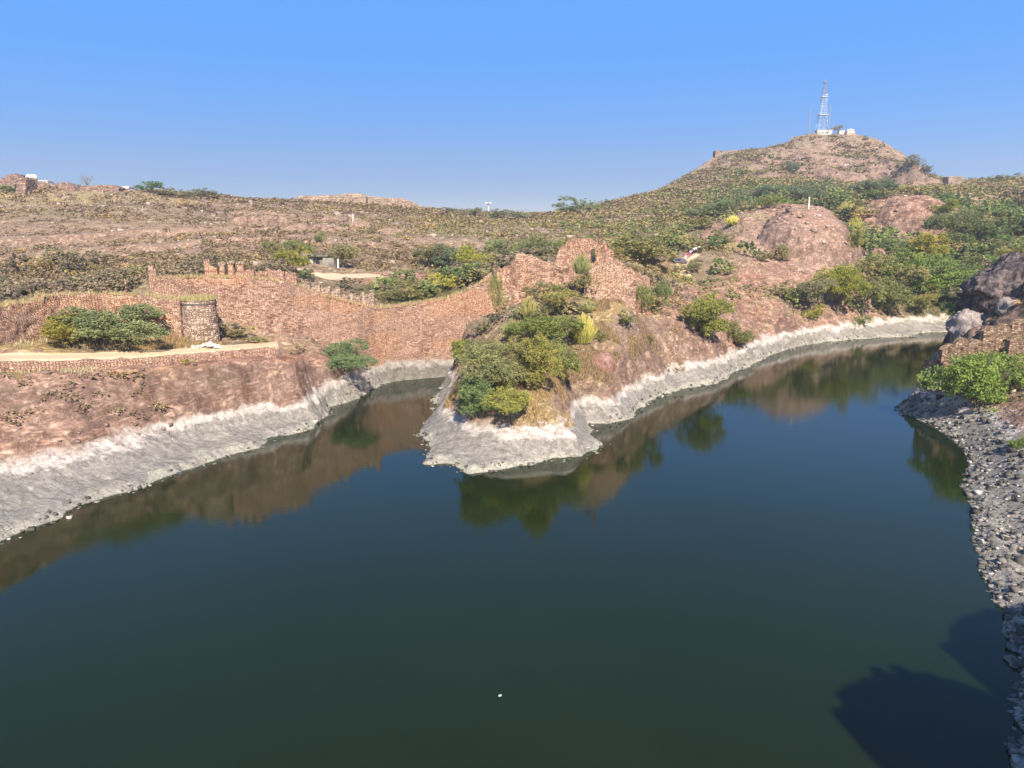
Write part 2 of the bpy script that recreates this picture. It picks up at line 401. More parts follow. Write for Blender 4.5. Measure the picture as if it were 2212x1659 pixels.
def mth(nt, op, a, b=0.0, c=None, clamp=False):
    m = nt.nodes.new('ShaderNodeMath'); m.operation = op; m.use_clamp = clamp
    for s, v in zip(m.inputs, (a, b, c)):
        if v is None: continue
        if isinstance(v, bpy.types.NodeSocket): nt.links.new(v, s)
        else: s.default_value = v
    return m.outputs[0]
def mrange(nt, v, a, b, c=0.0, d=1.0, smooth=True):
    m = nt.nodes.new('ShaderNodeMapRange'); m.interpolation_type = 'SMOOTHSTEP' if smooth else 'LINEAR'
    nt.links.new(v, m.inputs[0])
    for i, q in enumerate((a, b, c, d)): m.inputs[i+1].default_value = q
    return m.outputs[0]
def noise(nt, vec, scale, detail=4, rough=0.55, dist=0.0):
    return N(nt, 'ShaderNodeTexNoise', {'Vector': vec, 'Scale': scale, 'Detail': detail, 'Roughness': rough, 'Distortion': dist}).outputs['Fac']
def scaled(nt, vec, s, rot=(0, 0, 0)):
    if any(rot): vec = N(nt, 'ShaderNodeMapping', {'Vector': vec, 'Rotation': rot}).outputs[0]
    return N(nt, 'ShaderNodeMapping', {'Vector': vec, 'Scale': s}).outputs[0]
def finish(nt, col, rough=0.9, bump=None, bstr=0.5, bdist=0.1, spec=0.25):
    b = N(nt, 'ShaderNodeBsdfPrincipled', {'Base Color': col, 'Roughness': rough})
    b.inputs['Specular IOR Level'].default_value = spec
    if bump is not None:
        bb = N(nt, 'ShaderNodeBump', {'Height': bump, 'Strength': bstr, 'Distance': bdist}); nt.links.new(bb.outputs[0], b.inputs['Normal'])
    N(nt, 'ShaderNodeOutputMaterial', {'Surface': b.outputs[0]})
def plain(name, col, rough=0.8, metal=0.0, var=0.12, sc=3.0):
    m, nt = new_mat(name)
    p = N(nt, 'ShaderNodeNewGeometry').outputs['Position']
    f = noise(nt, p, sc, 4)
    cc = mix(nt, mrange(nt, f, 0.3, 0.7), tuple(x*(1-var) for x in col), tuple(min(1, x*(1+var)) for x in col))
    finish(nt, cc, rough); return m
def bleach(nt, col, pos, strength=1.0, want=False):
    """high-water marks on everything that has stood in the lake: crust, grey band, white band"""
    z = N(nt, 'ShaderNodeSeparateXYZ', {0: pos}).outputs[2]
    nz = noise(nt, scaled(nt, pos, (0.35, 0.35, 0.35)), 1.0, 5, 0.65)
    zz = mth(nt, 'ADD', z, mth(nt, 'MULTIPLY', mth(nt, 'SUBTRACT', nz, 0.5), 3.4))
    fine = noise(nt, pos, 1.9, 6, 0.75)
    fine2 = noise(nt, scaled(nt, pos, (1, 1, 3)), 5.0, 4, 0.7)
    grey = ramp(nt, fine, [(0.28, (0.14, 0.125, 0.11)), (0.42, (0.265, 0.235, 0.205)), (0.58, (0.36, 0.32, 0.28)), (0.72, (0.54, 0.48, 0.41))])
    white = ramp(nt, fine, [(0.30, (0.27, 0.205, 0.17)), (0.43, (0.50, 0.42, 0.365)), (0.60, (0.70, 0.625, 0.55))])
    crust = ramp(nt, fine2, [(0.3, (0.20, 0.185, 0.13)), (0.5, (0.42, 0.385, 0.31)), (0.7, (0.62, 0.57, 0.48))])
    band = mix(nt, mrange(nt, zz, 1.8, 2.3), grey, white)
    band = mix(nt, mrange(nt, zz, 0.15, 0.6, 1.0, 0.0), band, crust)
    wet = mrange(nt, z, -0.05, 0.12)
    f = mrange(nt, zz, 2.5, 3.3, strength, 0.0)
    o = mix(nt, f, col, band)
    o = mix(nt, wet, mix(nt, 0.75, o, (0.05, 0.045, 0.03)), o)
    return (o, f) if want else o

# ------------------------------------------------------------------ ground material
def ground_mat():
    m, nt = new_mat('ground')
    pos = N(nt, 'ShaderNodeNewGeometry').outputs['Position']
    nrm = N(nt, 'ShaderNodeNewGeometry').outputs['True Normal']
    nz = N(nt, 'ShaderNodeSeparateXYZ', {0: nrm}).outputs[2]
    A = lambda n_: N(nt, 'ShaderNodeAttribute', attribute_name=n_).outputs['Fac']
    aw = N(nt, 'ShaderNodeAttribute', attribute_name='rock').outputs['Fac']
    ad = A('dry'); ap = A('path'); ar = A('red'); ag = A('green'); a_shade = A('dark')
    big = noise(nt, pos, 0.05, 5, 0.6); mid = noise(nt, pos, 0.35, 6, 0.7, 0.6); fine = noise(nt, pos, 1.6, 6, 0.75); tiny = noise(nt, pos, 6.0, 4, 0.7)
    strata = noise(nt, scaled(nt, pos, (0.25, 0.25, 1.6)), 1.0, 5, 0.65, 1.2)
    streak = noise(nt, scaled(nt, pos, (1.0, 0.35, 1.0), (0, 0, 0.5)), 1.4, 6, 0.75, 0.8)
    soil = ramp(nt, mid, [(0.3, (0.20, 0.152, 0.105)), (0.45, (0.295, 0.23, 0.16)), (0.58, (0.38, 0.305, 0.215)), (0.72, (0.50, 0.415, 0.295))])
    soil = mix(nt, mrange(nt, fine, 0.5, 0.66, 0, 0.8), soil, (0.165, 0.145, 0.095))
    rockc = ramp(nt, streak, [(0.28, (0.30, 0.18, 0.14)), (0.42, (0.54, 0.35, 0.28)), (0.55, (0.68, 0.48, 0.385)), (0.7, (0.76, 0.585, 0.47))])
    greyr = ramp(nt, fine, [(0.3, (0.24, 0.18, 0.15)), (0.5, (0.43, 0.325, 0.27)), (0.7, (0.60, 0.48, 0.40))])
    rockc = mix(nt, mrange(nt, mid, 0.42, 0.62), rockc, greyr)
    redr = ramp(nt, fine, [(0.3, (0.20, 0.10, 0.08)), (0.48, (0.42, 0.23, 0.175)), (0.62, (0.54, 0.32, 0.22)), (0.76, (0.66, 0.48, 0.36))])
    rockc = mix(nt, mth(nt, 'MULTIPLY', ar, mrange(nt, mid, 0.35, 0.6)), rockc, redr)
    och = mrange(nt, noise(nt, scaled(nt, pos, (0.5, 0.22, 0.5), (0, 0, 0.6)), 1.0, 5, 0.7), 0.54, 0.66)
    rockc = mix(nt, mth(nt, 'MULTIPLY', och, mth(nt, 'MULTIPLY', ar, 0.8)), rockc, ramp(nt, fine, [(0.3, (0.34, 0.18, 0.10)), (0.5, (0.55, 0.33, 0.20)), (0.7, (0.72, 0.55, 0.40))]))
    spk = mrange(nt, N(nt, 'ShaderNodeTexVoronoi', {'Vector': pos, 'Scale': 2.2}).outputs['Distance'], 0.10, 0.2, 1.0, 0.0)
    rockc = mix(nt, mth(nt, 'MULTIPLY', spk, 0.7), rockc, (0.68, 0.55, 0.46))
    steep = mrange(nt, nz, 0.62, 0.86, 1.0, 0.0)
    rockc = mix(nt, mth(nt, 'MULTIPLY', mrange(nt, strata, 0.5, 0.6), 0.6), rockc, mix(nt, 1.0, rockc, (0.48, 0.43, 0.42), 'MULTIPLY'))
    rockc = mix(nt, mth(nt, 'MULTIPLY', mrange(nt, big, 0.54, 0.66), 0.4), rockc, (0.40, 0.32, 0.275))
    fr_ = mth(nt, 'MAXIMUM', mrange(nt, mth(nt, 'ADD', aw, mth(nt, 'MULTIPLY', mth(nt, 'SUBTRACT', fine, 0.5), 1.6)), 0.3, 0.62), mth(nt, 'MULTIPLY', steep, 0.85))
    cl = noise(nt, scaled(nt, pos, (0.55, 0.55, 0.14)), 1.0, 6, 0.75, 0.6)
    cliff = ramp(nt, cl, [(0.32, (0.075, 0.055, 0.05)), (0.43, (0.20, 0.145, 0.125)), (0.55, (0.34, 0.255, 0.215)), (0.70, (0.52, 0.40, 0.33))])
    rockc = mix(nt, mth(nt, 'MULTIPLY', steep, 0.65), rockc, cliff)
    frn = N(nt, 'ShaderNodeVectorMath', {0: pos}, operation='LENGTH').outputs['Value']
    lg = noise(nt, scaled(nt, pos, (0.11, 0.11, 0.42)), 1.0, 7, 0.72, 0.8); lg2 = noise(nt, scaled(nt, pos, (0.35, 0.35, 0.10)), 1.0, 6, 0.7, 0.4)
    lgc = ramp(nt, mth(nt, 'MULTIPLY', mth(nt, 'ADD', lg, lg2), 0.5), [(0.42, (0.36, 0.32, 0.32)), (0.49, (0.85, 0.82, 0.8)), (0.56, (1.2, 1.18, 1.12))])
    rockc = mix(nt, mrange(nt, frn, 180, 320, 0.35, 0.9), rockc, mix(nt, 1.0, rockc, lgc, 'MULTIPLY'))
    col = mix(nt, fr_, soil, rockc)
    straw = ramp(nt, tiny, [(0.3, (0.22, 0.155, 0.075)), (0.5, (0.42, 0.32, 0.165)), (0.7, (0.58, 0.48, 0.28))])
    fd = mth(nt, 'MULTIPLY', mrange(nt, mth(nt, 'ADD', ad, mth(nt, 'MULTIPLY', mth(nt, 'SUBTRACT', mid, 0.5), 1.4)), 0.42, 0.6), mrange(nt, nz, 0.7, 0.88))
    col = mix(nt, fd, col, straw)
    gr = ramp(nt, fine, [(0.3, (0.05, 0.058, 0.022)), (0.55, (0.12, 0.12, 0.05)), (0.75, (0.22, 0.19, 0.085))])
    fg = mrange(nt, mth(nt, 'ADD', ag, mth(nt, 'MULTIPLY', mth(nt, 'SUBTRACT', fine, 0.5), 1.5)), 0.4, 0.7)
    col = mix(nt, fg, col, gr)
    pth = ramp(nt, tiny, [(0.3, (0.50, 0.37, 0.25)), (0.6, (0.64, 0.50, 0.35)), (0.8, (0.70, 0.57, 0.42))])
    col = mix(nt, mrange(nt, mth(nt, 'ADD', ap, mth(nt, 'MULTIPLY', mth(nt, 'SUBTRACT', fine, 0.5), 0.5)), 0.4, 0.6), col, pth)
    # strata seams and cracks
    cr1 = noise(nt, scaled(nt, pos, (0.9, 0.22, 0.6), (0, 0, 0.75)), 1.0, 5, 0.6, 1.5)
    cr2 = noise(nt, scaled(nt, pos, (0.16, 0.7, 1.2), (0, 0, 0.3)), 1.0, 5, 0.6, 1.0)
    vor = mth(nt, 'MINIMUM', mth(nt, 'ABSOLUTE', mth(nt, 'SUBTRACT', cr1, 0.5)), mth(nt, 'ABSOLUTE', mth(nt, 'SUBTRACT', cr2, 0.48)))
    crack = mrange(nt, vor, 0.0, 0.018, 1.0, 0.0)
    lon = mth(nt, 'SUBTRACT', 1.0, mth(nt, 'MAXIMUM', ap, 0.0))
    col = mix(nt, mth(nt, 'MULTIPLY', mth(nt, 'MULTIPLY', crack, fr_), 0.5), col, mix(nt, 1.0, col, (0.35, 0.3, 0.3), 'MULTIPLY'))
    col = mix(nt, mth(nt, 'MULTIPLY', a_shade, mrange(nt, mid, 0.3, 0.55)), col, (0.052, 0.047, 0.05))  # painted shade on the ground round the outcrop
    rp = scaled(nt, pos, (1.0, 0.42, 0.8), (0, 0, 0.55))
    rg = N(nt, 'ShaderNodeTexNoise', {'Vector': rp, 'Scale': 0.55, 'Detail': 7, 'Roughness': 0.62, 'Distortion': 0.5}, noise_type='RIDGED_MULTIFRACTAL').outputs['Fac']
    rg2 = N(nt, 'ShaderNodeTexNoise', {'Vector': rp, 'Scale': 1.7, 'Detail': 6, 'Roughness': 0.65, 'Distortion': 0.8}, noise_type='RIDGED_MULTIFRACTAL').outputs['Fac']
    rmod = ramp(nt, rg2, [(0.02, (0.58, 0.56, 0.55)), (0.25, (1.05, 1.04, 1.03)), (0.6, (1.65, 1.6, 1.52))])
    lonp = mth(nt, 'SUBTRACT', 1.0, ap)
    col = mix(nt, mth(nt, 'MULTIPLY', lonp, 0.8), col, mix(nt, 1.0, col, rmod, 'MULTIPLY'))
    col = mix(nt, 1.0, col, (1.17, 1.10, 1.02), 'MULTIPLY')
    col, bf = bleach(nt, col, pos, want=True)
    dn_ = noise(nt, scaled(nt, pos, (0.22, 1.5, 0.5), (0, 0, 0.42)), 1.0, 6, 0.68, 0.4)
    col = mix(nt, mth(nt, 'MULTIPLY', bf, 0.55), col, mix(nt, 1.0, col, ramp(nt, dn_, [(0.36, (0.62, 0.60, 0.58)), (0.5, (1.0, 1.0, 1.0)), (0.64, (1.35, 1.33, 1.3))]), 'MULTIPLY'))
    ck = mrange(nt, mth(nt, 'ABSOLUTE', mth(nt, 'SUBTRACT', noise(nt, scaled(nt, pos, (0.16, 0.6, 0.4), (0, 0, 0.35)), 1.0, 4, 0.55, 0.8), 0.5)), 0.0, 0.012, 1.0, 0.0)
    dst = N(nt, 'ShaderNodeTexNoise', {'Vector': pos, 'Scale': 0.9, 'Detail': 4}).outputs['Color']
    vp = N(nt, 'ShaderNodeVectorMath', {0: scaled(nt, pos, (0.35, 0.8, 1.2), (0, 0, 0.4)), 1: N(nt, 'ShaderNodeVectorMath', {0: dst, 'Scale': 0.45}, operation='SCALE').outputs[0]}, operation='ADD').outputs[0]
    ve2 = N(nt, 'ShaderNodeTexVoronoi', {'Vector': vp, 'Scale': 0.9}, feature='DISTANCE_TO_EDGE').outputs['Distance']
    ck2 = mth(nt, 'MULTIPLY', mrange(nt, ve2, 0.0, 0.035, 1.0, 0.0), mrange(nt, noise(nt, pos, 0.4, 3), 0.48, 0.58))
    ck = mth(nt, 'MAXIMUM', ck, ck2)
    col = mix(nt, mth(nt, 'MULTIPLY', mth(nt, 'MULTIPLY', ck, bf), 0.45), col, (0.11, 0.10, 0.09))
    hh = mth(nt, 'ADD', mth(nt, 'MULTIPLY', fine, 0.8), mth(nt, 'MULTIPLY', tiny, 0.25))
    hh = mth(nt, 'ADD', hh, mth(nt, 'MULTIPLY', mrange(nt, vor, 0.0, 0.03), 0.06))
    hh = mth(nt, 'ADD', hh, mth(nt, 'ADD', mth(nt, 'MULTIPLY', rg, 0.55), mth(nt, 'MULTIPLY', rg2, 0.35)))
    hh = mth(nt, 'MULTIPLY', hh, mth(nt, 'SUBTRACT', 1.0, mth(nt, 'MAXIMUM', mth(nt, 'MULTIPLY', ap, 0.85), mth(nt, 'MULTIPLY', bf, 0.25))))
    hh = mth(nt, 'ADD', hh, mth(nt, 'MULTIPLY', mth(nt, 'MULTIPLY', mth(nt, 'SUBTRACT', dn_, mth(nt, 'MULTIPLY', ck, 0.2)), bf), 0.35))
    finish(nt, col, 0.95, hh, 0.9, 0.40, 0.1)
    return m
M_GROUND = ground_mat()

# ------------------------------------------------------------------ zones (surface types, plus painted shade at the outcrop)
def zone(pts):
    o = np.zeros(GX.shape)
    for px, py, r, w in pts:
        x, y, _ = hit(px, py)
        rr = r
        d2 = ((GX-x)**2+(GY-y)**2)/rr**2
        o = np.maximum(o, w*np.exp(-np.minimum(d2, 30)))
    return o
near = 1-sstep(100, 130, RR)
rock = 0.42*np.ones(GX.shape)+0.2*fbm(GX/60, GY/40, None, 3, 71)
rock = np.maximum(rock, 0.95*(1-sstep(0, 14, SD)))
lb = sstep(-20, -30, GX)*(1-sstep(84, 96, RR))        # left bank is bare rock
rock = np.maximum(rock, zone([(0,880,22,1),(200,850,20,1),(400,820,16,.8),(560,800,12,1),(1750,500,26,1.1),(1700,460,22,1),(1800,600,20,1),(1650,620,18,.8),(1980,470,26,1),
   (1950,430,22,1),(1560,650,20,.85),(1500,660,12,.8),(1620,690,14,.85),(1480,700,9,.8),(1700,690,12,.8),(1600,560,16,.6),(850,600,8,1),(880,605,7,1),(2180,620,20,1),(1450,560,9,.6),(1300,780,5,1)]))
rock = rock-zone([(200,720,12,.7),(350,730,9,.6),(1180,720,14,.5),(1400,520,40,.5),(900,640,16,.8),(2150,500,50,.6),(2000,640,30,.7),(1300,700,9,.4),(1060,800,12,.3)])
red = np.clip(0.25+zone([(0,880,20,.6),(300,800,18,.8),(560,790,14,.9),(650,800,9,.9),(1720,640,20,.9),(1820,560,16,.8),(1650,690,16,1),(1600,700,12,1),(1300,780,5,1),(2000,520,22,.8),(870,600,8,.8),(1450,640,12,.7)])
   -zone([(1760,540,14,.6),(60,830,9,.5)]), 0, 1)
dry = zone([(0,428,8,.8),(100,430,10,.9),(200,427,10,.9),(300,425,9,.8),(380,430,10,.7),(1610,470,7,.6),(1700,462,8,.6),(1200,880,6,.8),(1260,900,5,.9),(960,870,3,.9),(350,735,7,.9),(1370,790,6,.8),(1400,700,7,.6),
   (1330,680,6,.7),(1600,520,12,.6),(1450,595,6,.7),(620,432,16,.5),(40,750,9,.6),(1200,905,5,.8),(1180,700,10,.35),(1350,640,8,.6)])+0.12
green = zone([(1350,530,30,.5),(1400,510,35,.5),(900,640,14,.75),(980,615,12,.6),(2150,470,80,.6),(1000,500,60,.35),(1300,480,60,.4),(1700,420,60,.35),(2000,640,22,.8),(1180,740,12,.45),(1280,700,10,.3),(1560,600,14,.35),
   (400,800,12,.28),(1100,560,18,.5)])+0.1
green = green*(1-0.4*zone([(1750,520,20,1)]))
rock = np.maximum(rock, DM); green = green*(1-0.9*DM); dry = dry*(1-0.6*DM)
path = np.maximum(np.maximum(pm, tm), rm)
path = np.maximum(path, zone([(1070,505,1,0)]))
dark = zone([(2160,620,10,.9),(2212,640,10,.9),(2120,640,8,.9),(2190,690,6,.7),(2120,700,6,.5)])  # shade of the outcrop's front, painted into the ground colour

V = np.stack([GX, GY, HF], -1).reshape(-1, 3)
# carve overhangs: push rough rock sideways with 3D noise
nx = np.gradient(HF, axis=1)/np.maximum(R_[:, None]*(TH[1]-TH[0]), 1e-3); ny = np.gradient(HF, axis=0)/np.gradient(R_)[:, None]
sl = np.sqrt(nx**2+ny**2); gx = nx*np.cos(TH)[None]+ny*np.sin(TH)[None]; gy = -nx*np.sin(TH)[None]+ny*np.cos(TH)[None]
push = (vnoise(GX/1.3, GY/1.3, HF/0.8, 91)-0.5)*np.clip(sl, 0, 1.2)*np.where(RR < 130, 0.2, 1.1)*(SD > 0.6)*(1-flat)
inv = 1/np.maximum(sl, 1e-3)
V[:, 0] -= (push*gx*inv).ravel(); V[:, 1] -= (push*gy*inv).ravel()
ii, jj = np.meshgrid(np.arange(NT_-1), np.arange(NR_-1)); b0 = (jj*NT_+ii).ravel()
F = np.stack([b0, b0+1, b0+1+NT_, b0+NT_], 1)
gm = mesh_np('ground', V, F, M_GROUND, False, {'rock': rock.ravel(), 'dry': dry.ravel(), 'path': path.ravel(), 'red': red.ravel(), 'green': green.ravel(), 'dark': dark.ravel()})
link('ground', gm, kind='structure')

# ------------------------------------------------------------------ water
def water_mat():
    m, nt = new_mat('water')
    pos = N(nt, 'ShaderNodeNewGeometry').outputs['Position']
    w1 = noise(nt, scaled(nt, pos, (0.35, 1.2, 1)), 1.0, 3, 0.5); w2 = noise(nt, scaled(nt, pos, (2.2, 5.0, 1)), 1.0, 3, 0.6)
    patch = mrange(nt, noise(nt, pos, 0.03, 3, 0.6), 0.35, 0.65, 0.5, 1.0)
    hh = mth(nt, 'MULTIPLY', mth(nt, 'ADD', mth(nt, 'MULTIPLY', w1, 0.6), mth(nt, 'MULTIPLY', w2, 0.35)), patch)
    b = N(nt, 'ShaderNodeBump', {'Height': hh, 'Strength': 0.16, 'Distance': 0.06}).outputs[0]
    cloud = noise(nt, pos, 0.045, 4, 0.6)
    col = mix(nt, mrange(nt, cloud, 0.3, 0.7), (0.0085, 0.0160, 0.0035), (0.0105, 0.019, 0.005))
    p = N(nt, 'ShaderNodeBsdfPrincipled', {'Base Color': col, 'Roughness': mrange(nt, noise(nt, scaled(nt, pos, (0.02, 0.07, 1)), 1.0, 4, 0.6), 0.4, 0.65, 0.03, 0.10), 'IOR': 1.333, 'Normal': b})
    N(nt, 'ShaderNodeOutputMaterial', {'Surface': p.outputs[0]}); return m
M_WATER = water_mat()
wv = [(-400, -60, 0), (400, -60, 0), (400, 260, 0), (-400, 260, 0)]
link('water', mesh_np('water', wv, [(0, 1, 2, 3)], M_WATER), kind='structure')

# ------------------------------------------------------------------ masonry
def stone_mat(name, pal, sx=1.7, sy=3.1, mortar=(0.15, 0.105, 0.08), tint=None, bl=True, bump=0.8, stain=0.35):
    m, nt = new_mat(name)
    pos = N(nt, 'ShaderNodeNewGeometry').outputs['Position']
    uv = N(nt, 'ShaderNodeUVMap').outputs[0]
    wob = N(nt, 'ShaderNodeTexNoise', {'Vector': uv, 'Scale': 0.9, 'Detail': 3}).outputs['Color']
    uvw = N(nt, 'ShaderNodeVectorMath', {0: uv, 1: N(nt, 'ShaderNodeVectorMath', {0: wob, 'Scale': 0.16}, operation='SCALE').outputs[0]}, operation='ADD').outputs[0]
    sc = scaled(nt, uvw, (sx, sy, 1))
    v1 = N(nt, 'ShaderNodeTexVoronoi', {'Vector': sc, 'Scale': 1.0, 'Randomness': 0.72}, voronoi_dimensions='2D')
    ve = N(nt, 'ShaderNodeTexVoronoi', {'Vector': sc, 'Scale': 1.0, 'Randomness': 0.72}, voronoi_dimensions='2D', feature='DISTANCE_TO_EDGE').outputs['Distance']
    rnd = N(nt, 'ShaderNodeSeparateColor', {0: v1.outputs['Color']})
    col = ramp(nt, rnd.outputs[0], pal)
    v2 = N(nt, 'ShaderNodeTexVoronoi', {'Vector': scaled(nt, uvw, (sx*2.0, sy*1.9, 1)), 'Scale': 1.0}, voronoi_dimensions='2D')
    r2 = N(nt, 'ShaderNodeSeparateColor', {0: v2.outputs['Color']})
    bigm = noise(nt, pos, 0.13, 4, 0.6)
    small = ramp(nt, r2.outputs[1], pal)
    col = mix(nt, mrange(nt, bigm, 0.42, 0.56), col, small)
    grain = noise(nt, pos, 7.0, 4, 0.7)
    col = mix(nt, 0.55, col, mix(nt, 1.0, col, ramp(nt, grain, [(0.25, (0.45, 0.45, 0.45)), (0.75, (1.45, 1.4, 1.35))]), 'MULTIPLY'))
    col = mix(nt, mrange(nt, ve, 0.0, 0.12, 0.6, 0.0), col, mortar)
    st = noise(nt, scaled(nt, pos, (0.35, 0.35, 0.1)), 1.0, 5, 0.65)
    col = mix(nt, mrange(nt, st, 0.5, 0.68, 0, stain), col, mix(nt, 1.0, col, (0.42, 0.38, 0.38), 'MULTIPLY'))
    if tint:
        z = noise(nt, scaled(nt, pos, (0.09, 0.09, 0.30)), 1.0, 3, 0.5)
        col = mix(nt, mrange(nt, z, 0.5, 0.58, 0, 0.6), col, mix(nt, 1.0, col, tint, 'MULTIPLY'))
    col = mix(nt, 1.0, col, (1.24, 1.17, 1.10), 'MULTIPLY')
    if bl: col = bleach(nt, col, pos, 0.97)
    hh = mth(nt, 'ADD', mth(nt, 'MULTIPLY', mrange(nt, ve, 0, 0.2), 0.6), mth(nt, 'ADD', mth(nt, 'MULTIPLY', rnd.outputs[1], 0.6), mth(nt, 'MULTIPLY', grain, 0.3)))
    finish(nt, col, 0.93, hh, 1.0, 0.22*bump, 0.15)
    return m
PAL_RED = [(0.0, (0.23, 0.12, 0.09)), (0.25, (0.38, 0.23, 0.17)), (0.5, (0.47, 0.305, 0.235)), (0.75, (0.54, 0.365, 0.28)), (0.94, (0.58, 0.41, 0.30)), (1.0, (0.74, 0.60, 0.46))]
PAL_ORG = [(0.0, (0.24, 0.13, 0.095)), (0.3, (0.42, 0.255, 0.185)), (0.6, (0.55, 0.37, 0.27)), (0.85, (0.66, 0.48, 0.35)), (1.0, (0.76, 0.62, 0.48))]
PAL_GREY = [(0.0, (0.16, 0.135, 0.12)), (0.35, (0.26, 0.22, 0.20)), (0.65, (0.38, 0.32, 0.28)), (1.0, (0.64, 0.56, 0.49))]
PAL_DARK = [(0.0, (0.10, 0.068, 0.05)), (0.4, (0.19, 0.13, 0.095)), (0.75, (0.29, 0.205, 0.15)), (1.0, (0.46, 0.36, 0.27))]
M_RED = stone_mat('red_rubble_masonry', PAL_RED, 3.1, 6.2, tint=(1.20, 1.05, 0.88))
M_ORG = stone_mat('ochre_rubble_masonry', PAL_ORG, 2.7, 5.6, tint=(0.78, 0.68, 0.66))
M_GREYS = stone_mat('grey_stained_masonry', [(0.0, (0.20, 0.135, 0.105)), (0.35, (0.35, 0.25, 0.195)), (0.65, (0.48, 0.36, 0.285)), (1.0, (0.66, 0.56, 0.46))], 2.4, 4.4, stain=0.2)
M_DARKS = stone_mat('dark_brown_masonry', PAL_DARK, 1.9, 4.2)
M_FAR = stone_mat('far_fort_masonry', [(0, (0.20, 0.15, 0.115)), (0.5, (0.31, 0.24, 0.185)), (1, (0.42, 0.335, 0.26))], 0.6, 1.2, bl=False, stain=0.6)

def stone_wall(pts, mat, name, thick=1.6, res=0.35, batter=0.05, amp=0.16, ragged=0.3, parent=None, slits=(), toprag=1.0, **tags):
    """pts: (x, y, z_base, z_top) along the front face line (camera side). Closed block with displaced faces."""
    P = np.array(pts, float); seg = np.sqrt(((P[1:, :2]-P[:-1, :2])**2).sum(1)); S = np.r_[0, np.cumsum(seg)]
    ns = max(3, int(S[-1]/res)+1); s = np.linspace(0, S[-1], ns)
    X = np.interp(s, S, P[:, 0]); Y = np.interp(s, S, P[:, 1]); ZB = np.interp(s, S, P[:, 2]); ZT = np.interp(s, S, P[:, 3])
    sd = abs(hash(name)) % 7 if False else len(pts)
    ZT = ZT+fbm(s/1.1+P[0, 0], s*0+P[0, 1], None, 3, 3)*ragged*toprag+(np.floor(vnoise(s/0.6+P[0, 0]*3, s*0, None, 9)*3)/3-0.4)*ragged*0.8
    dx = np.gradient(X); dy = np.gradient(Y); L = np.sqrt(dx*dx+dy*dy); nx_, ny_ = -dy/L, dx/L       # points away from the camera (left-to-right walls)
    nz = max(3, int(np.max(ZT-ZB)/res)+1); ntp = max(2, int(thick/res)+1)
    rows = []; uvs = []
    for k in range(nz+1):                      # front, bottom to top
        t = k/nz; z = ZB+(ZT-ZB)*t; off = batter*(z-ZB)
        rows.append(np.stack([X+nx_*off, Y+ny_*off, z], 1)); uvs.append(np.stack([s, z], 1))
    offT = batter*(ZT-ZB)
    for k in range(1, ntp+1):                  # top
        w = thick*k/ntp
        rows.append(np.stack([X+nx_*(offT*(1-k/ntp)+w), Y+ny_*(offT*(1-k/ntp)+w), ZT+0*s], 1)); uvs.append(np.stack([s, ZT+w], 1))
    for k in range(1, nz+1):                   # back, top to bottom
        t = 1-k/nz; z = ZB+(ZT-ZB)*t
        rows.append(np.stack([X+nx_*thick, Y+ny_*thick, z], 1)); uvs.append(np.stack([s+3.3, z], 1))
    G = np.array(rows); U = np.array(uvs); nr = len(rows)
    # relief
    q = G.reshape(-1, 3)
    d = (vnoise(q[:, 0]/0.55, q[:, 1]/0.55, q[:, 2]/0.35, 4)-0.5)*amp*1.6+fbm(q[:, 0]/2.5, q[:, 1]/2.5, q[:, 2]/2.5, 2, 14)*amp*1.6
    d = d.reshape(nr, ns)
    G[:, :, 0] += -nx_[None]*d; G[:, :, 1] += -ny_[None]*d
    tn = slice(nz, nz+ntp+1)
    G[tn, :, 2] += (vnoise(G[tn, :, 0]/0.5, G[tn, :, 1]/0.5, None, 6)-0.5)*ragged*0.9
    for (ss, z0, hw, hh) in slits:             # arrow slits: real recesses
        m_ = (np.abs(s[None]-ss) < hw) & (np.abs(G[:nz+1, :, 2]-z0) < hh)
        G[:nz+1, :, 0] += np.where(m_, nx_[None]*0.55, 0); G[:nz+1, :, 1] += np.where(m_, ny_[None]*0.55, 0)
    V = G.reshape(-1, 3); UV = U.reshape(-1, 2)
    i, j = np.meshgrid(np.arange(ns-1), np.arange(nr-1)); b = (j*ns+i).ravel()
    F = np.stack([b, b+1, b+1+ns, b+ns], 1)
    caps = []
    capV = []; capU = []
    base = len(V)
    for e in (0, ns-1):                        # end caps: front column to back column
        fr = [k*ns+e for k in range(nz+1)]; bk = [(nr-1-k)*ns+e for k in range(nz+1)]
        nw = ntp
        cols = []
        for w in range(nw+1):
            ids = []
            for k in range(nz+1):
                p = V[fr[k]]*(1-w/nw)+V[bk[k]]*(w/nw)
                if 0 < w < nw and 0 < k < nz:
                    dd = (vnoise(p[0]/0.55, p[1]/0.55, p[2]/0.35, 4)-0.5)*amp*1.6
                    tx, ty = (dx[e]/L[e], dy[e]/L[e]); sg = -1 if e == 0 else 1
                    p = p+np.array([tx*dd*sg, ty*dd*sg, 0])
                capV.append(p); capU.append((s[e]+thick*w/nw+0.7, p[2])); ids.append(base+len(capV)-1)
            cols.append(ids)
        for w in range(nw):
            for k in range(nz):
                qd = (cols[w][k], cols[w+1][k], cols[w+1][k+1], cols[w][k+1])
                caps.append(qd if e != 0 else qd[::-1])
    V = np.vstack([V, np.array(capV)]); UV = np.vstack([UV, np.array(capU)]); F = np.vstack([F, np.array(caps)])
    return link(name, mesh_np(name, V, F, mat, False, uv=UV), parent, **tags)

def P4(px, py_top, Y, zb):
    x, y, z = at(px, py_top, Y); return (x, y, zb, z)

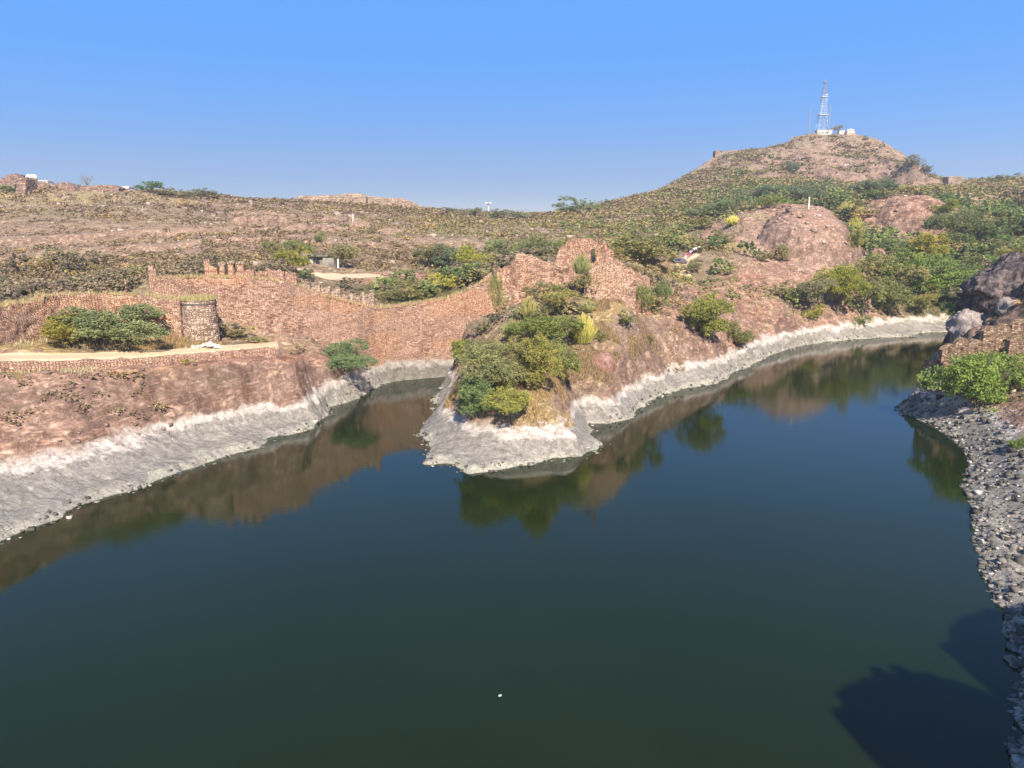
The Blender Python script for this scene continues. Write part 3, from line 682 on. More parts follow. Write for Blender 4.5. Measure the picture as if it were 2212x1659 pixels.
# ---- main curtain wall
cw = [P4(318,602,102,7), P4(360,600,102,7), P4(445,599,101.5,7.5), P4(544,601,102.5,7), P4(600,606,104,6), P4(644,614,105.8,4.8), P4(691,636,107.5,3.8), P4(769,655,110,2), P4(819,667,112.8,-0.8),
      P4(870,662,115.4,-1), P4(919,655,116.8,-1), P4(969,646,118,-1), P4(994,634,118.4,-0.5), P4(1039,610,118.2,3), P4(1070,600,118,5)]
curtain = stone_wall(cw, M_RED, 'fort_curtain_wall', thick=2.6, res=0.33, amp=0.22, ragged=0.35, batter=0.07,
    label='long red rubble curtain wall of the old fort rising from the inlet with a dipping top edge', cat='wall')
# lower ledge of cut stone at the foot of the wall in the inlet
# ruined merlons on it
def merlon(px0, px1, py_top, Y, zb, mat=M_RED, parent=curtain, thick=0.8, rag=0.25, name='merlon', res=0.2, **k):
    return stone_wall([P4(px0, py_top, Y, zb), P4((px0+px1)/2, py_top-1, Y, zb), P4(px1, py_top, Y, zb)], mat, name, thick=thick, res=res, amp=0.12, ragged=rag, batter=0.0, parent=parent, **k)
merlon(440,452,562,104,16.5, rag=0.5); merlon(452,468,580,104,16.5, rag=0.5)
for a, b, t in ((473,484,569), (492,503,566), (511,526,567)):
    merlon(a, b, t, 104, 16.5, rag=0.15)
    stone_wall([P4(a-2, t-1.5, 103.9, at(a, t, 103.9)[2]-0.25), P4((a+b)/2, t-3, 103.9, at(a, t, 103.9)[2]-0.25), P4(b+2, t-1.5, 103.9, at(a, t, 103.9)[2]-0.25)], M_GREYS, 'merlon_cap', thick=1.05, res=0.2, amp=0.05, ragged=0.08, batter=0, parent=curtain)
merlon(526,548,587,104,16.4, rag=0.7)
merlon(548,575,586,105,15.8, rag=0.6); merlon(575,612,583,105.6,15.6, rag=0.6); merlon(612,640,592,106.5,15, M_RED, rag=0.5)
for a, b, t, Y in ((648,668,610,108.5),(668,690,618,109.2),(690,712,622,110),(712,735,628,110.8),(735,752,637,111.6),(752,778,640,112.4),(778,808,636,113.2)):
    merlon(a, b, t, Y, at(a, t+34, Y)[2]-2.2, M_GREYS, rag=0.6)

# ---- two free-standing posts beside the gate opening
for (a, b, t, Y, lab) in ((319,330,572,103.5,'tall broken red stone gate pillar at the left end of the high curtain wall'),
                          (262,276,602,103,'low crumbling pinkish stone stump on the lower wall left of the tall gate pillar')):
    z0 = float(gz(*at(a, 600, Y)[:2]))-1.5
    o = stone_wall([P4(a, t, Y, z0), P4((a+b)/2, t-1, Y, z0), P4(b, t+2, Y, z0)], M_RED if a > 300 else M_ORG, 'gate_pillar', thick=0.9, res=0.18, amp=0.16, ragged=0.35, batter=0.03, label=lab, cat='ruin')
    if a > 300:
        stone_wall([P4(b, t+9, Y, z0), P4(b+7, t+12, Y, z0)], M_RED, 'broken_side', thick=0.8, res=0.18, amp=0.16, ragged=0.3, batter=0.0, parent=o)

# ---- outer wall and round bastion
ow = [P4(-230,705,69,9), P4(-140,688,73.5,9), P4(0,664,81.4,9), P4(60,655,85,9), P4(98,650,87.3,9), P4(104,640,87.8,9), P4(130,638,89.4,8.8), P4(220,636,93,8.6), P4(300,640,95,8.6), P4(350,646,95.4,8.6), P4(385,650,95.4,8.6)]
outer = stone_wall(ow, M_RED, 'outer_fort_wall', thick=2.6, res=0.32, amp=0.2, ragged=0.3, batter=0.06,
    label='lower curved red rubble wall running left from the round bastion behind the spreading acacia', cat='wall')
def bastion(cx_, cy_, r, z0, z1, mat, name, rt=0.93, **tags):
    na, nzz = 72, 26; V = []; U = []
    for k in range(nzz+1):
        t = k/nzz; z = z0+(z1-z0)*t; rr = r*(1+(rt-1)*t)
        for i in range(na):
            a = 2*math.pi*i/na
            V.append((cx_+rr*math.cos(a), cy_+rr*math.sin(a), z)); U.append((a*r, z))
    V = np.array(V); a = np.arctan2(V[:, 1]-cy_, V[:, 0]-cx_)
    d = (vnoise(V[:, 0]/0.5, V[:, 1]/0.5, V[:, 2]/0.35, 4)-0.5)*0.22
    V[:, 0] += np.cos(a)*d; V[:, 1] += np.sin(a)*d
    F = [(k*na+i, k*na+(i+1) % na, (k+1)*na+(i+1) % na, (k+1)*na+i) for k in range(nzz) for i in range(na)]
    V = list(map(tuple, V)); V.append((cx_, cy_, z1+0.1)); U.append((0, z1)); c_ = len(V)-1
    F += [(nzz*na+i, nzz*na+(i+1) % na, c_, c_) for i in range(na)]
    F4 = [f for f in F if len(set(f)) == 4]; F3 = [f[:3] for f in F if len(set(f)) == 3]
    me = bpy.data.meshes.new(name); me.from_pydata(V, [], F4+F3); me.materials.append(mat)
    l = me.uv_layers.new(name='UVMap')
    for p in me.polygons:
        for li in p.loop_indices: l.data[li].uv = U[me.loops[li].vertex_index]
    me.update(); return link(name, me, **tags)
bx, by, _ = at(434, 700, 96.9)
bst = bastion(bx, by, 2.2, 8.0, at(430,650,95)[2], M_GREYS, 'round_bastion', label='round grey-stained stone bastion with a grassy top where the outer wall meets the curtain wall', cat='bastion')
# coping ring
mb = MB(); mb.lathe((bx, by, at(430,650,95)[2]-0.55), [(2.0, 0), (2.14, 0.02), (2.16, 0.14), (2.0, 0.17)], 48)
mb.link('string_course', plain('dark_course', (0.14, 0.12, 0.11)), bst)

# ---- retaining wall under the path
rw = []
for px, py, zz_ in ((-160,786,11.1),(0,781,10.4),(150,779,9.8),(300,773,9.3),(450,763,9.0),(540,754,8.9),(600,750,8.8)):
    x, y, z = atz(px, py, zz_); rw.append((x, y-0.75, z-4.0, z+0.08))
stone_wall(rw, M_DARKS if False else M_RED, 'retaining_wall', thick=0.7, res=0.3, amp=0.1, ragged=0.12, batter=0.03, label='low red stone retaining wall holding up the lakeside path', cat='wall')
# red sandstone block face right of the path end
lp = []
for px, py in ((522,757),(560,753),(600,754),(640,762)):
    x, y, z = hit(px, py+3); lp.append((x, y-0.3, z-1.9, z+0.12))
stone_wall(lp, M_RED, 'stone_ledge', thick=1.2, res=0.3, amp=0.2, ragged=0.2, batter=0.05, label='squared dark red stone ledge at the end of the lakeside path', cat='ledge')

# ---- terrace retaining wall
tw = [P4(632,608,130,8), P4(690,607,131,8), P4(745,605,132.5,8), P4(812,598,137,8)]
stone_wall(tw, M_RED, 'terrace_wall', thick=1.0, res=0.4, amp=0.15, ragged=0.15, batter=0.05, label='pink stone retaining wall edging the sandy terrace beyond the curtain wall', cat='wall')

# ---- peninsula ruin
pw = [P4(1030,612,118.4,3), P4(1060,592,118.2,5), P4(1085,580,118,7), P4(1100,560,117.6,8), P4(1108,550,117.4,9), P4(1140,552,117,9), P4(1165,570,116.6,10), P4(1182,566,116.2,10), P4(1192,546,115.8,10), P4(1200,533,115.6,10), P4(1212,524,115.2,10),
      P4(1255,516,114.6,10), P4(1290,519,114,10), P4(1310,530,113.6,10), P4(1335,552,113.6,10), P4(1360,568,114.5,9), P4(1385,590,115.5,8)]
pen = stone_wall(pw, M_ORG, 'ruined_wall', thick=4.0, res=0.33, amp=0.4, ragged=0.5, batter=0.22, label='crumbling ochre rubble wall peaking in a mound at the middle of the peninsula', cat='ruin')
# buttress on the right with squared corner
stone_wall([P4(1262,590,111.5,9), P4(1300,566,111.0,9), P4(1330,572,111,9), P4(1362,592,111.6,8.5), P4(1380,612,112.6,8)], M_ORG, 'ruined_buttress', thick=4.5, res=0.33, amp=0.25, ragged=0.5, batter=0.10, label='lighter squared rubble buttress standing against the right half of the peninsula ruin', cat='ruin')
stone_wall([P4(1368,588,117,10), P4(1385,590,117.5,9), P4(1403,597,118.2,8)], M_RED, 'broken_turret', thick=2.4, res=0.3, amp=0.2, ragged=0.4, batter=0.0, label='dark red broken turret at the right shoulder of the peninsula ruin', cat='ruin')
stone_wall([P4(1385,606,114.5,7.5), P4(1392,640,115.5,5.5), P4(1408,668,116.5,4), P4(1430,705,118,2.5), P4(1450,732,119,2), P4(1468,748,119.8,1.5)], M_RED, 'stepped_wall', thick=1.8, res=0.3, amp=0.28, ragged=0.6, batter=0.08, label='narrow rubble wall stepping down from the peninsula ruin to the right-hand shore', cat='wall')
for (a, b, t, tb, Y, lab) in ((1294,1303,500,524,112.6,'thin upright stone post on the highest point of the peninsula ruin'), (1066,1073,571,596,119,'leaning dark stone post where the curtain wall meets the peninsula ruin')):
    z0 = at(a, tb+4, Y)[2]
    stone_wall([P4(a, t, Y, z0), P4((a+b)/2, t-1, Y, z0), P4(b, t+2, Y, z0)], M_DARKS, 'stone_post', thick=0.7, res=0.12, amp=0.05, ragged=0.1, batter=0.01, label=lab, cat='post')

# ---- right-hand battlement
bt = empty('battlement', (60, 98, 5), 'brown battlemented wall with rounded merlons and arrow slits on the right-hand promontory', 'wall')
def wl(o):                      # keep world placement under an empty
    o.matrix_parent_inverse = bt.matrix_world.inverted() if False else Matrix.Translation(-Vector(bt.location)); return o
def bw(x0, x1, ytops, Y0, Y1, ybase, nm, slits=(), th=0.7, res=0.13, mat=M_DARKS, rag=0.05):
    k = len(ytops); pts = []
    for i, t in enumerate(ytops):
        f = i/(k-1); Y = Y0+(Y1-Y0)*f; px = x0+(x1-x0)*f
        pts.append(P4(px, t, Y, at(px, ybase, Y)[2]))
    S = math.dist(pts[0][:2], pts[-1][:2])
    sl_ = [(S*f, at(0, yy, (Y0+Y1)/2)[2], 0.13, 0.5) for f, yy in slits]
    return wl(stone_wall(pts, mat, nm, thick=th, res=res, amp=0.05, ragged=rag, batter=0.0, parent=bt, slits=sl_))
bw(2036,2064,(756,748,744,743,747), 97, 97.5, 790, 'merlon', ((0.5,770),))
bw(2064,2094,(746,733,729,731,744), 97.5, 98, 786, 'merlon', ((0.5,762),))
bw(2094,2125,(745,737,732,734,742), 98, 98.5, 784, 'merlon', ((0.5,760),))
bw(2126,2156,(716,707,704,705,713), 100.5, 101, 770, 'merlon', ((0.45,735),))
bw(2156,2185,(711,702,699,701,710), 101, 101.5, 772, 'merlon', ((0.5,726),))
bw(2187,2222,(702,691,686,688,697), 102, 102.6, 770, 'merlon', ((0.5,715),))
bw(2182,2212,(737,731,730,731,735), 95.5, 95.8, 782, 'merlon', ((0.8,752),))
bw(2212,2245,(737,731,730,731,735), 95.8, 96.1, 782, 'merlon')
wl(stone_wall([P4(2040,786,96.2,2), P4(2060,786,96.6,2), P4(2100,783,97.2,2), P4(2150,778,98,3), P4(2250,776,99,4)], M_DARKS, 'wall_base', thick=3.5, res=0.22, amp=0.12, ragged=0.1, batter=0.04, parent=bt))

# ---- pale slab rock behind the battlement and boulders
def boulder(c_, d, mat, name, seed, rz=0, tilt=0, n=22, **tags):
    V = []; nn = n; 
    for j in range(nn+1):
        ph = math.pi*j/nn
        for i in range(2*nn):
            th = math.pi*i/nn; V.append((math.sin(ph)*math.cos(th), math.sin(ph)*math.sin(th), math.cos(ph)))
    V = np.array(V)
    V = np.sign(V)*np.abs(V)**0.72
    q = 1+0.35*fbm(V[:, 0]*1.3+seed, V[:, 1]*1.3, V[:, 2]*1.3, 4, seed)+0.10*fbm(V[:, 0]*5+seed, V[:, 1]*5, V[:, 2]*5, 2, seed+3)
    V = V*q[:, None]*np.array(d)/2
    nv = V/np.linalg.norm(V, axis=1)[:, None]; sz = max(d); o_ = seed*7.3
    rel_ = 0.12*sz*fbm(V[:, 0]/sz*5+o_, V[:, 1]/sz*5, V[:, 2]/sz*9, 4, seed+5, 0.62)+0.05*sz*(vnoise(V[:, 0]/sz*11+o_, V[:, 1]/sz*11, V[:, 2]/sz*20, seed+7)-0.5)
    V = V+nv*rel_[:, None]
    Rm = np.array(Matrix.Rotation(rz, 3, 'Z') @ Matrix.Rotation(tilt, 3, 'Y')); V = V @ Rm.T+np.array(c_)
    F = [(j*2*nn+i, (j+1)*2*nn+i, (j+1)*2*nn+(i+1) % (2*nn), j*2*nn+(i+1) % (2*nn)) for j in range(nn) for i in range(2*nn)]
    return link(name, mesh_np(name, V, F, mat, False), **tags)
def rock_mat(name, pal):
    m, nt = new_mat(name); pos = N(nt, 'ShaderNodeNewGeometry').outputs['Position']
    f = noise(nt, scaled(nt, pos, (1, 1, 0.5)), 1.1, 6, 0.72, 0.5); g = noise(nt, pos, 5, 4, 0.7)
    finish(nt, ramp(nt, f, pal), 0.95, mth(nt, 'ADD', f, mth(nt, 'MULTIPLY', g, 0.3)), 1.0, 0.4, 0.15); return m
M_PALE = rock_mat('pale_rock', [(0.3, (0.17, 0.13, 0.12)), (0.48, (0.36, 0.29, 0.26)), (0.65, (0.55, 0.46, 0.40))])
M_SHADEROCK = rock_mat('rock_painted_shade', [(0.38, (0.03, 0.026, 0.03)), (0.48, (0.09, 0.072, 0.072)), (0.58, (0.22, 0.17, 0.15)), (0.7, (0.36, 0.28, 0.24))])  # outcrop rock with its front's shade painted into the colour
M_REDROCK = rock_mat('red_rock', [(0.3, (0.16, 0.07, 0.055)), (0.5, (0.36, 0.19, 0.15)), (0.68, (0.50, 0.33, 0.27))])
x, y, z = at(2098, 712, 117); boulder((x, y, z), (6.0, 5.5, 5.2), M_PALE, 'slab_rock', 5, 0.4, 0.35, 40, label='pale pointed slab of rock leaning behind the battlement', cat='rock')
x, y, z = at(2195, 625, 122); boulder((x, y, z-0.5), (16, 13, 9.5), M_SHADEROCK, 'shaded_outcrop', 12, -0.25, -0.42, 72, label='big rock outcrop with shade painted into its colour above the battlement at the right edge', cat='rock')
x, y, z = at(2195, 672, 112); boulder((x, y, z), (5, 4, 3.2), M_PALE, 'rounded_rock', 23, 0.2, 0.2, label='rounded pinkish rock just above the battlement near the right edge', cat='rock')
x, y, z = at(1298, 782, 97.5); boulder((x, y, z-0.8), (3.4, 2.6, 3.6), M_REDROCK, 'red_outcrop', 31, 0.2, 0.1, label='deep red rock knob on the right flank of the peninsula', cat='rock')
x, y, z = at(1893, 556, 197); boulder((x, y, z), (3.0, 3, 4.6), M_REDROCK, 'balanced_rock', 41, 0.2, 0.3, label='small red-brown boulder perched beside the big rock dome', cat='rock')
x, y, z = at(885, 597, 148); boulder((x, y, z-2.6), (10.5, 7, 6.0), M_REDROCK, 'pink_rock_hump', 51, 0.1, 0.12, label='pink rock hump beside the sandy terrace', cat='rock')
x, y, z = at(845, 622, 135); boulder((x, y, z-1.6), (9.5, 5, 3.2), M_REDROCK, 'pink_rock_shelf', 57, -0.1, 0.05, label='low pink rock shelf below the hump and the terrace wall', cat='rock')

# white rubble heap by the path
M_WHITE = plain('white_paint', (0.78, 0.76, 0.70), 0.7, var=0.08)
hx, hy, hz = hit(452, 752)
mb = MB()
for k in range(44):
    a = random.gauss(0, 1)*0.8; b = random.gauss(0, 1)*0.4; s_ = random.uniform(0.15, 0.38)
    mb.box((hx+a, hy+b, float(gz(hx+a, hy+b))+s_*0.3+max(0, 0.5-abs(a)*0.35)), (s_*1.3, s_, s_*0.8), random.uniform(0, 3), 0.75, 0.06)
stone_m0 = plain('pale_rubble', (0.60, 0.55, 0.48), 0.9, var=0.25)
mb.link('rubble_heap', stone_m0, label='heap of whitish broken stone dumped beside the path under the bastion', cat='rubble')

# ------------------------------------------------------------------ far fort wall on the skyline
def P5(px, t, b, Y): 
    x, y, z = at(px, t, Y); return (x, y, at(px, b, Y)[2], z)
far = stone_wall([P5(500,430,448,352), P5(560,430,448,354), P5(630,433,450,356), P5(645,423,455,356), P5(700,422,456,358), P5(770,421,458,360)], M_FAR, 'skyline_fort_wall', thick=5, res=0.9, amp=0.3, ragged=0.5, batter=0.03, toprag=0.6,
    label='long fort rampart along the skyline left of centre', cat='wall')
stone_wall([P5(741,418,440,357), P5(775,417.5,440,357)], M_FAR, 'parapet_block', thick=3, res=0.8, amp=0.1, ragged=0.2, batter=0, parent=far)
stone_wall([P5(760,422,460,354), P5(773,418,460,354), P5(790,424,460,354)], M_FAR, 'tower', thick=6, res=0.8, amp=0.1, ragged=0.2, batter=0.03, parent=far)
stone_wall([P5(775,421,446,358), P5(830,427,460,361), P5(870,429,464,363), P5(895,437,468,366), P5(915,449,470,370)], M_FAR, 'lower_rampart', thick=4, res=0.8, amp=0.25, ragged=0.3, batter=0.03, parent=far)
stone_wall([P5(892,438,465,368), P5(930,455,470,372), P5(1005,458,472,385)], M_FAR, 'trailing_wall', thick=2, res=0.9, amp=0.3, ragged=0.9, batter=0, parent=far)

# left skyline ruins
def ruin(pts, label, mat=M_FAR, th=5, rag=0.8, bat=0.15, name='hilltop_ruin', amp=0.4):
    return stone_wall([P5(*p) for p in pts], mat, name, thick=th, res=0.6, amp=amp, ragged=rag, batter=bat, label=label, cat='ruin')
PAL_HR = [(0, (0.13, 0.085, 0.07)), (0.5, (0.24, 0.165, 0.14)), (1, (0.38, 0.28, 0.23))]
M_HR = stone_mat('hilltop_rubble', PAL_HR, 0.9, 1.8, bl=False)
ruin([(-60,385,432,283),(0,384,430,283),(40,384,425,282),(46,388,425,282)], 'ivy-covered ruined bastion on the ridge at the left edge', M_HR, 8)
ruin([(28,386,424,278),(40,383,424,278),(48,388,424,278)], 'tapering buttress of brown stone beside the ivy-covered bastion', M_HR, 4, 0.3, 0.35)
ruin([(8,377,395,290),(40,378,396,290),(75,388,405,292),(105,396,410,294)], 'brown rubble slope of masonry descending behind the tapering buttress', M_HR, 5, 1.0)
ruin([(108,397,412,292),(145,398,412,292),(160,406,414,292)], 'low brown rubble wall between the white tanks and the bare tree', M_HR, 4, 0.9)
ruin([(172,402,418,288),(210,400,420,288),(245,399,420,288),(255,407,418,288)], 'square reddish ruined block on the ridge right of the bare tree', M_HR, 6, 0.4)
# ------------------------------------------------------------------ tower hill ruins
ruin([(1546,325,350,590),(1553,325,352,590),(1560,328,350,592)], 'small round watch bastion on the left shoulder of the tower hill', M_FAR, 6, 0.3, 0.08, 'watch_bastion')
ruin([(1560,326,334,596),(1600,324,332,600),(1640,321,330,604),(1650,322,330,604)], 'low rampart running right from the watch bastion along the tower hill', M_FAR, 3, 0.6, 0.0, 'hill_rampart')
ruin([(1430,414,422,500),(1450,403,412,525),(1480,386,394,555),(1520,360,370,580),(1546,340,352,590)], 'rough stone wall climbing the left slope of the tower hill', M_FAR, 3, 1.2, 0.0, 'hill_wall')
ruin([(2050,382,398,470),(2065,381,398,470),(2082,381,398,470)], 'small square ruined fort on the skyline right of the tower hill', M_FAR, 7, 0.6, 0.04, 'small_fort')

# ------------------------------------------------------------------ communications tower
M_STEEL = plain('pale_steel', (0.55, 0.60, 0.66), 0.5, var=0.1); M_STEELR = plain('faded_red_steel', (0.36, 0.33, 0.38), 0.6, var=0.1); M_MAST = plain('grey_mast', (0.28, 0.30, 0.34), 0.6)
TY = 606; tx, ty, tz0 = at(1774, 284, TY)
tw_ = empty('lattice_tower', (tx, ty, tz0), 'tall tapering lattice communications tower with three platforms on the hilltop', 'tower')
hT = at(1780,176,TY)[2]-tz0
def half(z): return 3.5*(1-z/hT)+0.55*(z/hT)+(-0.4 if z/hT > 0.35 else 0)*0.5
for sx in (-1, 1):
    for sy in (-1, 1):
        for z0_, z1_, mt in ((0, 0.7*hT, M_STEEL), (0.7*hT, hT, M_STEELR)):
            MB().bar((sx*half(z0_), sy*half(z0_), z0_), (sx*half(z1_), sy*half(z1_), z1_), 0.12, 0.10).link('leg' if z0_ == 0 else 'upper_leg', mt, tw_)
lev = [0]; 
while lev[-1] < hT-0.5: lev.append(min(hT, lev[-1]+max(1.5, 1.1*half(lev[-1]))))
for lo, hi, mt, nm in ((0, 0.33, M_STEEL, 'lower_bracing'), (0.33, 0.7, M_STEEL, 'middle_bracing'), (0.7, 1.01, M_STEELR, 'upper_bracing')):
    mb = MB()
    for z0_, z1_ in zip(lev[:-1], lev[1:]):
        if not (lo*hT <= z0_ < hi*hT): continue
        a, b = half(z0_), half(z1_)
        for q in range(4):
            cs = [(1, 1), (1, -1), (-1, -1), (-1, 1)]; p, r = cs[q], cs[(q+1) % 4]
            mb.bar((p[0]*a, p[1]*a, z0_), (r[0]*b, r[1]*b, z1_), 0.065, n=4); mb.bar((r[0]*a, r[1]*a, z0_), (p[0]*b, p[1]*b, z1_), 0.065, n=4)
            mb.bar((p[0]*b, p[1]*b, z1_), (r[0]*b, r[1]*b, z1_), 0.065, n=4)
    mb.link(nm, mt, tw_)
for fz, w in ((0.33, 6.6), (0.69, 4.4), (0.98, 2.6)):
    mb = MB(); mb.box((0, 0, fz*hT), (w, w, 0.35))
    for k in range(4):
        cs = [(1, 1), (1, -1), (-1, -1), (-1, 1)]; p, r = cs[k], cs[(k+1) % 4]
        mb.bar((p[0]*w/2, p[1]*w/2, fz*hT+1.1), (r[0]*w/2, r[1]*w/2, fz*hT+1.1), 0.07, n=4); mb.bar((p[0]*w/2, p[1]*w/2, fz*hT), (p[0]*w/2, p[1]*w/2, fz*hT+1.1), 0.07, n=4)
    mb.link('platform', M_STEEL if fz < 0.9 else M_MAST, tw_)
mb = MB()
mb.bar((0, 0, hT), (0, 0, hT+3.0), 0.22, 0.12); mb.link('antenna', M_STEELR, tw_)
for sx, zz in ((1.0, 0.73), (-1.0, 0.50), (1.2, 0.62)):
    mb = MB(); mb.lathe((sx*1.3, -1.4, zz*hT), [(0.2, -0.6), (0.9, 0.0), (0.2, 0.6)], 12); mb.link('dish', M_WHITE, tw_)
for pb, pt, lab in (((1747,285),(1751,233),'thin grey mast left of the lattice tower'), ((1789,284),(1794,227),'thin grey mast right of the lattice tower, the taller of the two'), ((1799,282),(1800,264),'short thin pole just right of the two tall masts')):
    a = at(*pb, TY-4); b = at(*pt, TY-4)
    o = empty('mast', a, lab, 'mast')
    d = Vector(b)-Vector(a); r = 0.42 if d.z > 10 else 0.22
    MB().bar((0, 0, -1), d, r, r*0.8, 6).link('mast_tube', M_MAST, o)
    for k in range(1, 9, 2): MB().box(tuple(d*k/9), (r*2.6, r*2.6, 0.2)).link('collar', M_MAST, o)
# ------------------------------------------------------------------ hilltop buildings
M_CREAM = plain('cream_wash', (0.72, 0.66, 0.48), 0.8); M_WIN = plain('dark_opening', (0.03, 0.03, 0.035), 0.4); M_ORANGE = plain('saffron_paint', (0.55, 0.14, 0.08), 0.7); M_YEL = plain('yellow_rock_paint', (0.55, 0.47, 0.28), 0.9)
def house(px0, px1, t, b, Y, depth, mat, name, label, wins, flatroof=True, cat='building'):
    a = at(px0, b, Y); d = at(px1, b, Y); h = at(px0, t, Y)[2]-a[2]; w = d[0]-a[0]
    o = empty(name, ((a[0]+d[0])/2, Y+depth/2, a[2]), label, cat)
    MB().box((0, 0, h/2-0.6), (w, depth, h+1.2)).link('walls', mat, o)
    mb = MB(); mb.box((0, 0, h+0.12), (w+0.4, depth+0.4, 0.24)); mb.link('roof', mat, o)
    for (f, g, ww, wh) in wins:
        mb = MB(); mb.box(((f-0.5)*w, -depth/2-0.02, g*h), (ww, 0.12, wh)); fo = mb.link('window_frame', M_WHITE, o)
        mb = MB(); mb.box(((f-0.5)*w, -depth/2-0.06, g*h), (ww*0.8, 0.1, wh*0.82)); mb.link('pane', M_WIN, fo)
    return o
M_OFF = plain('old_whitewash', (0.60, 0.56, 0.46), 0.85)
house(1765,1797,281,293,602,5,M_OFF,'hilltop_building','long low white building with dark windows below the lattice tower',
      [(0.12,0.45,0.8,1.5),(0.38,0.5,0.9,2.2),(0.55,0.55,0.8,1.4),(0.66,0.5,0.9,2.2)])
house(1813,1824,282,289,604,4,M_OFF,'white_shrine','small white block between the round bush and the temple',[(0.5,0.5,0.7,1.2)])
# temple
ta = at(1837, 299, 600)
tp = empty('temple', ta, 'cream and white hilltop temple with saffron trim and small domes', 'temple')
MB().box((0, 2, 1.2), (6.4, 5, 4.4)).link('lower_storey', M_CREAM, tp)
MB().box((0, 2, 4.4), (5.6, 4.4, 2.0)).link('upper_storey', M_OFF, tp)
MB().box((0, 2, 3.5), (7.0, 5.4, 0.25)).link('trim', M_ORANGE, tp)
MB().box((0, 2, 5.5), (6.2, 4.8, 0.22)).link('trim', M_ORANGE, tp)
for dx_, r in ((-1.9, 0.7), (0.1, 1.0), (2.0, 0.75)):
    d_ = MB().lathe((dx_, 1.4, 5.6), [(r, 0), (r*1.08, r*0.5), (r*0.8, r*1.0), (r*0.35, r*1.4), (0.06, r*1.9)], 14).link('dome', M_WHITE, tp, smooth=True)
    MB().lathe((dx_, 1.4, 5.6+r*1.8), [(0.06, 0), (0.16, 0.2), (0.03, 0.6)], 6).link('finial', M_ORANGE, d_)
for dx_ in (-2.2, 0, 2.2):
    MB().box((dx_, -0.55, 1.6), (1.0, 0.14, 1.9)).link('arched_door', M_WIN, tp)
for k, (px, py, s_) in enumerate(((1790+3,296,3.0),(1826,300,2.6),(1812,296,2.4))):
    x, y, z = at(px, py+1, 600); boulder((x, y, z), (s_*1.3, s_, s_*1.4), M_YEL, 'painted_rock', 60+k, k, 0.1, 8, label=['yellowish boulder below the round hilltop bush','yellowish boulder at the foot of the temple','pale boulder between the round bush and the temple'][k], cat='rock')
# small huts on the tower hill slope
house(1824,1834,356,362,545,3,M_WHITE,'white_hut','tiny white flat-roofed hut on the right slope of the tower hill',[(0.5,0.5,0.7,1.0)])
house(1738,1744,325,330,585,3,M_CREAM,'white_hut','tiny pale hut on the slope straight below the white hilltop building',[(0.5,0.5,0.5,0.8)])
# white tanks on the left ridge
for px, lab in ((64,'left one of the two white domed tanks on the left ridge'),(74,'right one of the two white domed tanks on the left ridge')):
    x, y, z = at(px, 392, 296); o = empty('water_tank', (x, y, z), lab, 'tank', 'white tanks on the ridge')
    MB().lathe((0, 0, -1), [(1.0, 0), (1.0, 1.4)], 20).link('stand', M_WHITE, o)
    MB().lathe((0, 0, 0.4), [(0.9, 0), (1.25, 0.6), (1.2, 1.5), (0.7, 2.1), (0.1, 2.3)], 24).link('drum', M_WHITE, o, smooth=True)
house(80,103,391,398,300,4,M_WHITE,'white_house','low white house right beside the domed tanks on the left ridge',[(0.2,0.6,0.9,0.8),(0.55,0.5,0.6,0.9)])
house(266,279,404,413,306,4,M_WHITE,'white_house','small white house on the ridge between the ruined block and the green tree',[(0.3,0.5,0.6,0.9)])

# ------------------------------------------------------------------ stone hut by the terrace
x0, y0, z0 = at(662, 592, 152); x1, _, _ = at(730, 588, 152)
HUT = ((x0+x1)/2, 153.5)
hut = empty('stone_hut', ((x0+x1)/2, 153.5, max(at(695,590,152)[2], float(gz((x0+x1)/2, 152))-0.1)), 'low grey stone hut with a flat slab roof and white door behind the sandy terrace', 'hut')
w = x1-x0
M_HUT = rock_mat('hut_stone', [(0.3, (0.10, 0.085, 0.07)), (0.5, (0.23, 0.2, 0.165)), (0.7, (0.40, 0.36, 0.30))])
mb = MB(); mb.box((-w*0.18, 0, 0.55), (w*0.5, 3, 2.3), 0, 0.97, 0.05); mb.link('wall', M_HUT, hut)
mb = MB(); mb.box((w*0.22, -0.6, 0.5), (w*0.42, 3.4, 2.0), 0.05, 0.8, 0.15); mb.link('stone_lean_to', M_HUT, hut)
mb = MB(); mb.box((-w*0.15, -0.2, 1.85), (w*0.72, 4.2, 0.22), 0.02, 1, 0.05); mb.link('roof', M_HUT, hut)
MB().box((-w*0.36, -1.56, 0.5), (1.1, 0.12, 1.7)).link('door', M_WHITE, hut)
MB().box((-w*0.12, -1.56, 0.6), (0.7, 0.12, 0.7)).link('window', M_WIN, hut)
MB().box((w*0.5, -1.0, 0.3), (0.25, 0.2, 1.8), 0.0, 1, 0.03).link('prop', M_WHITE, hut)

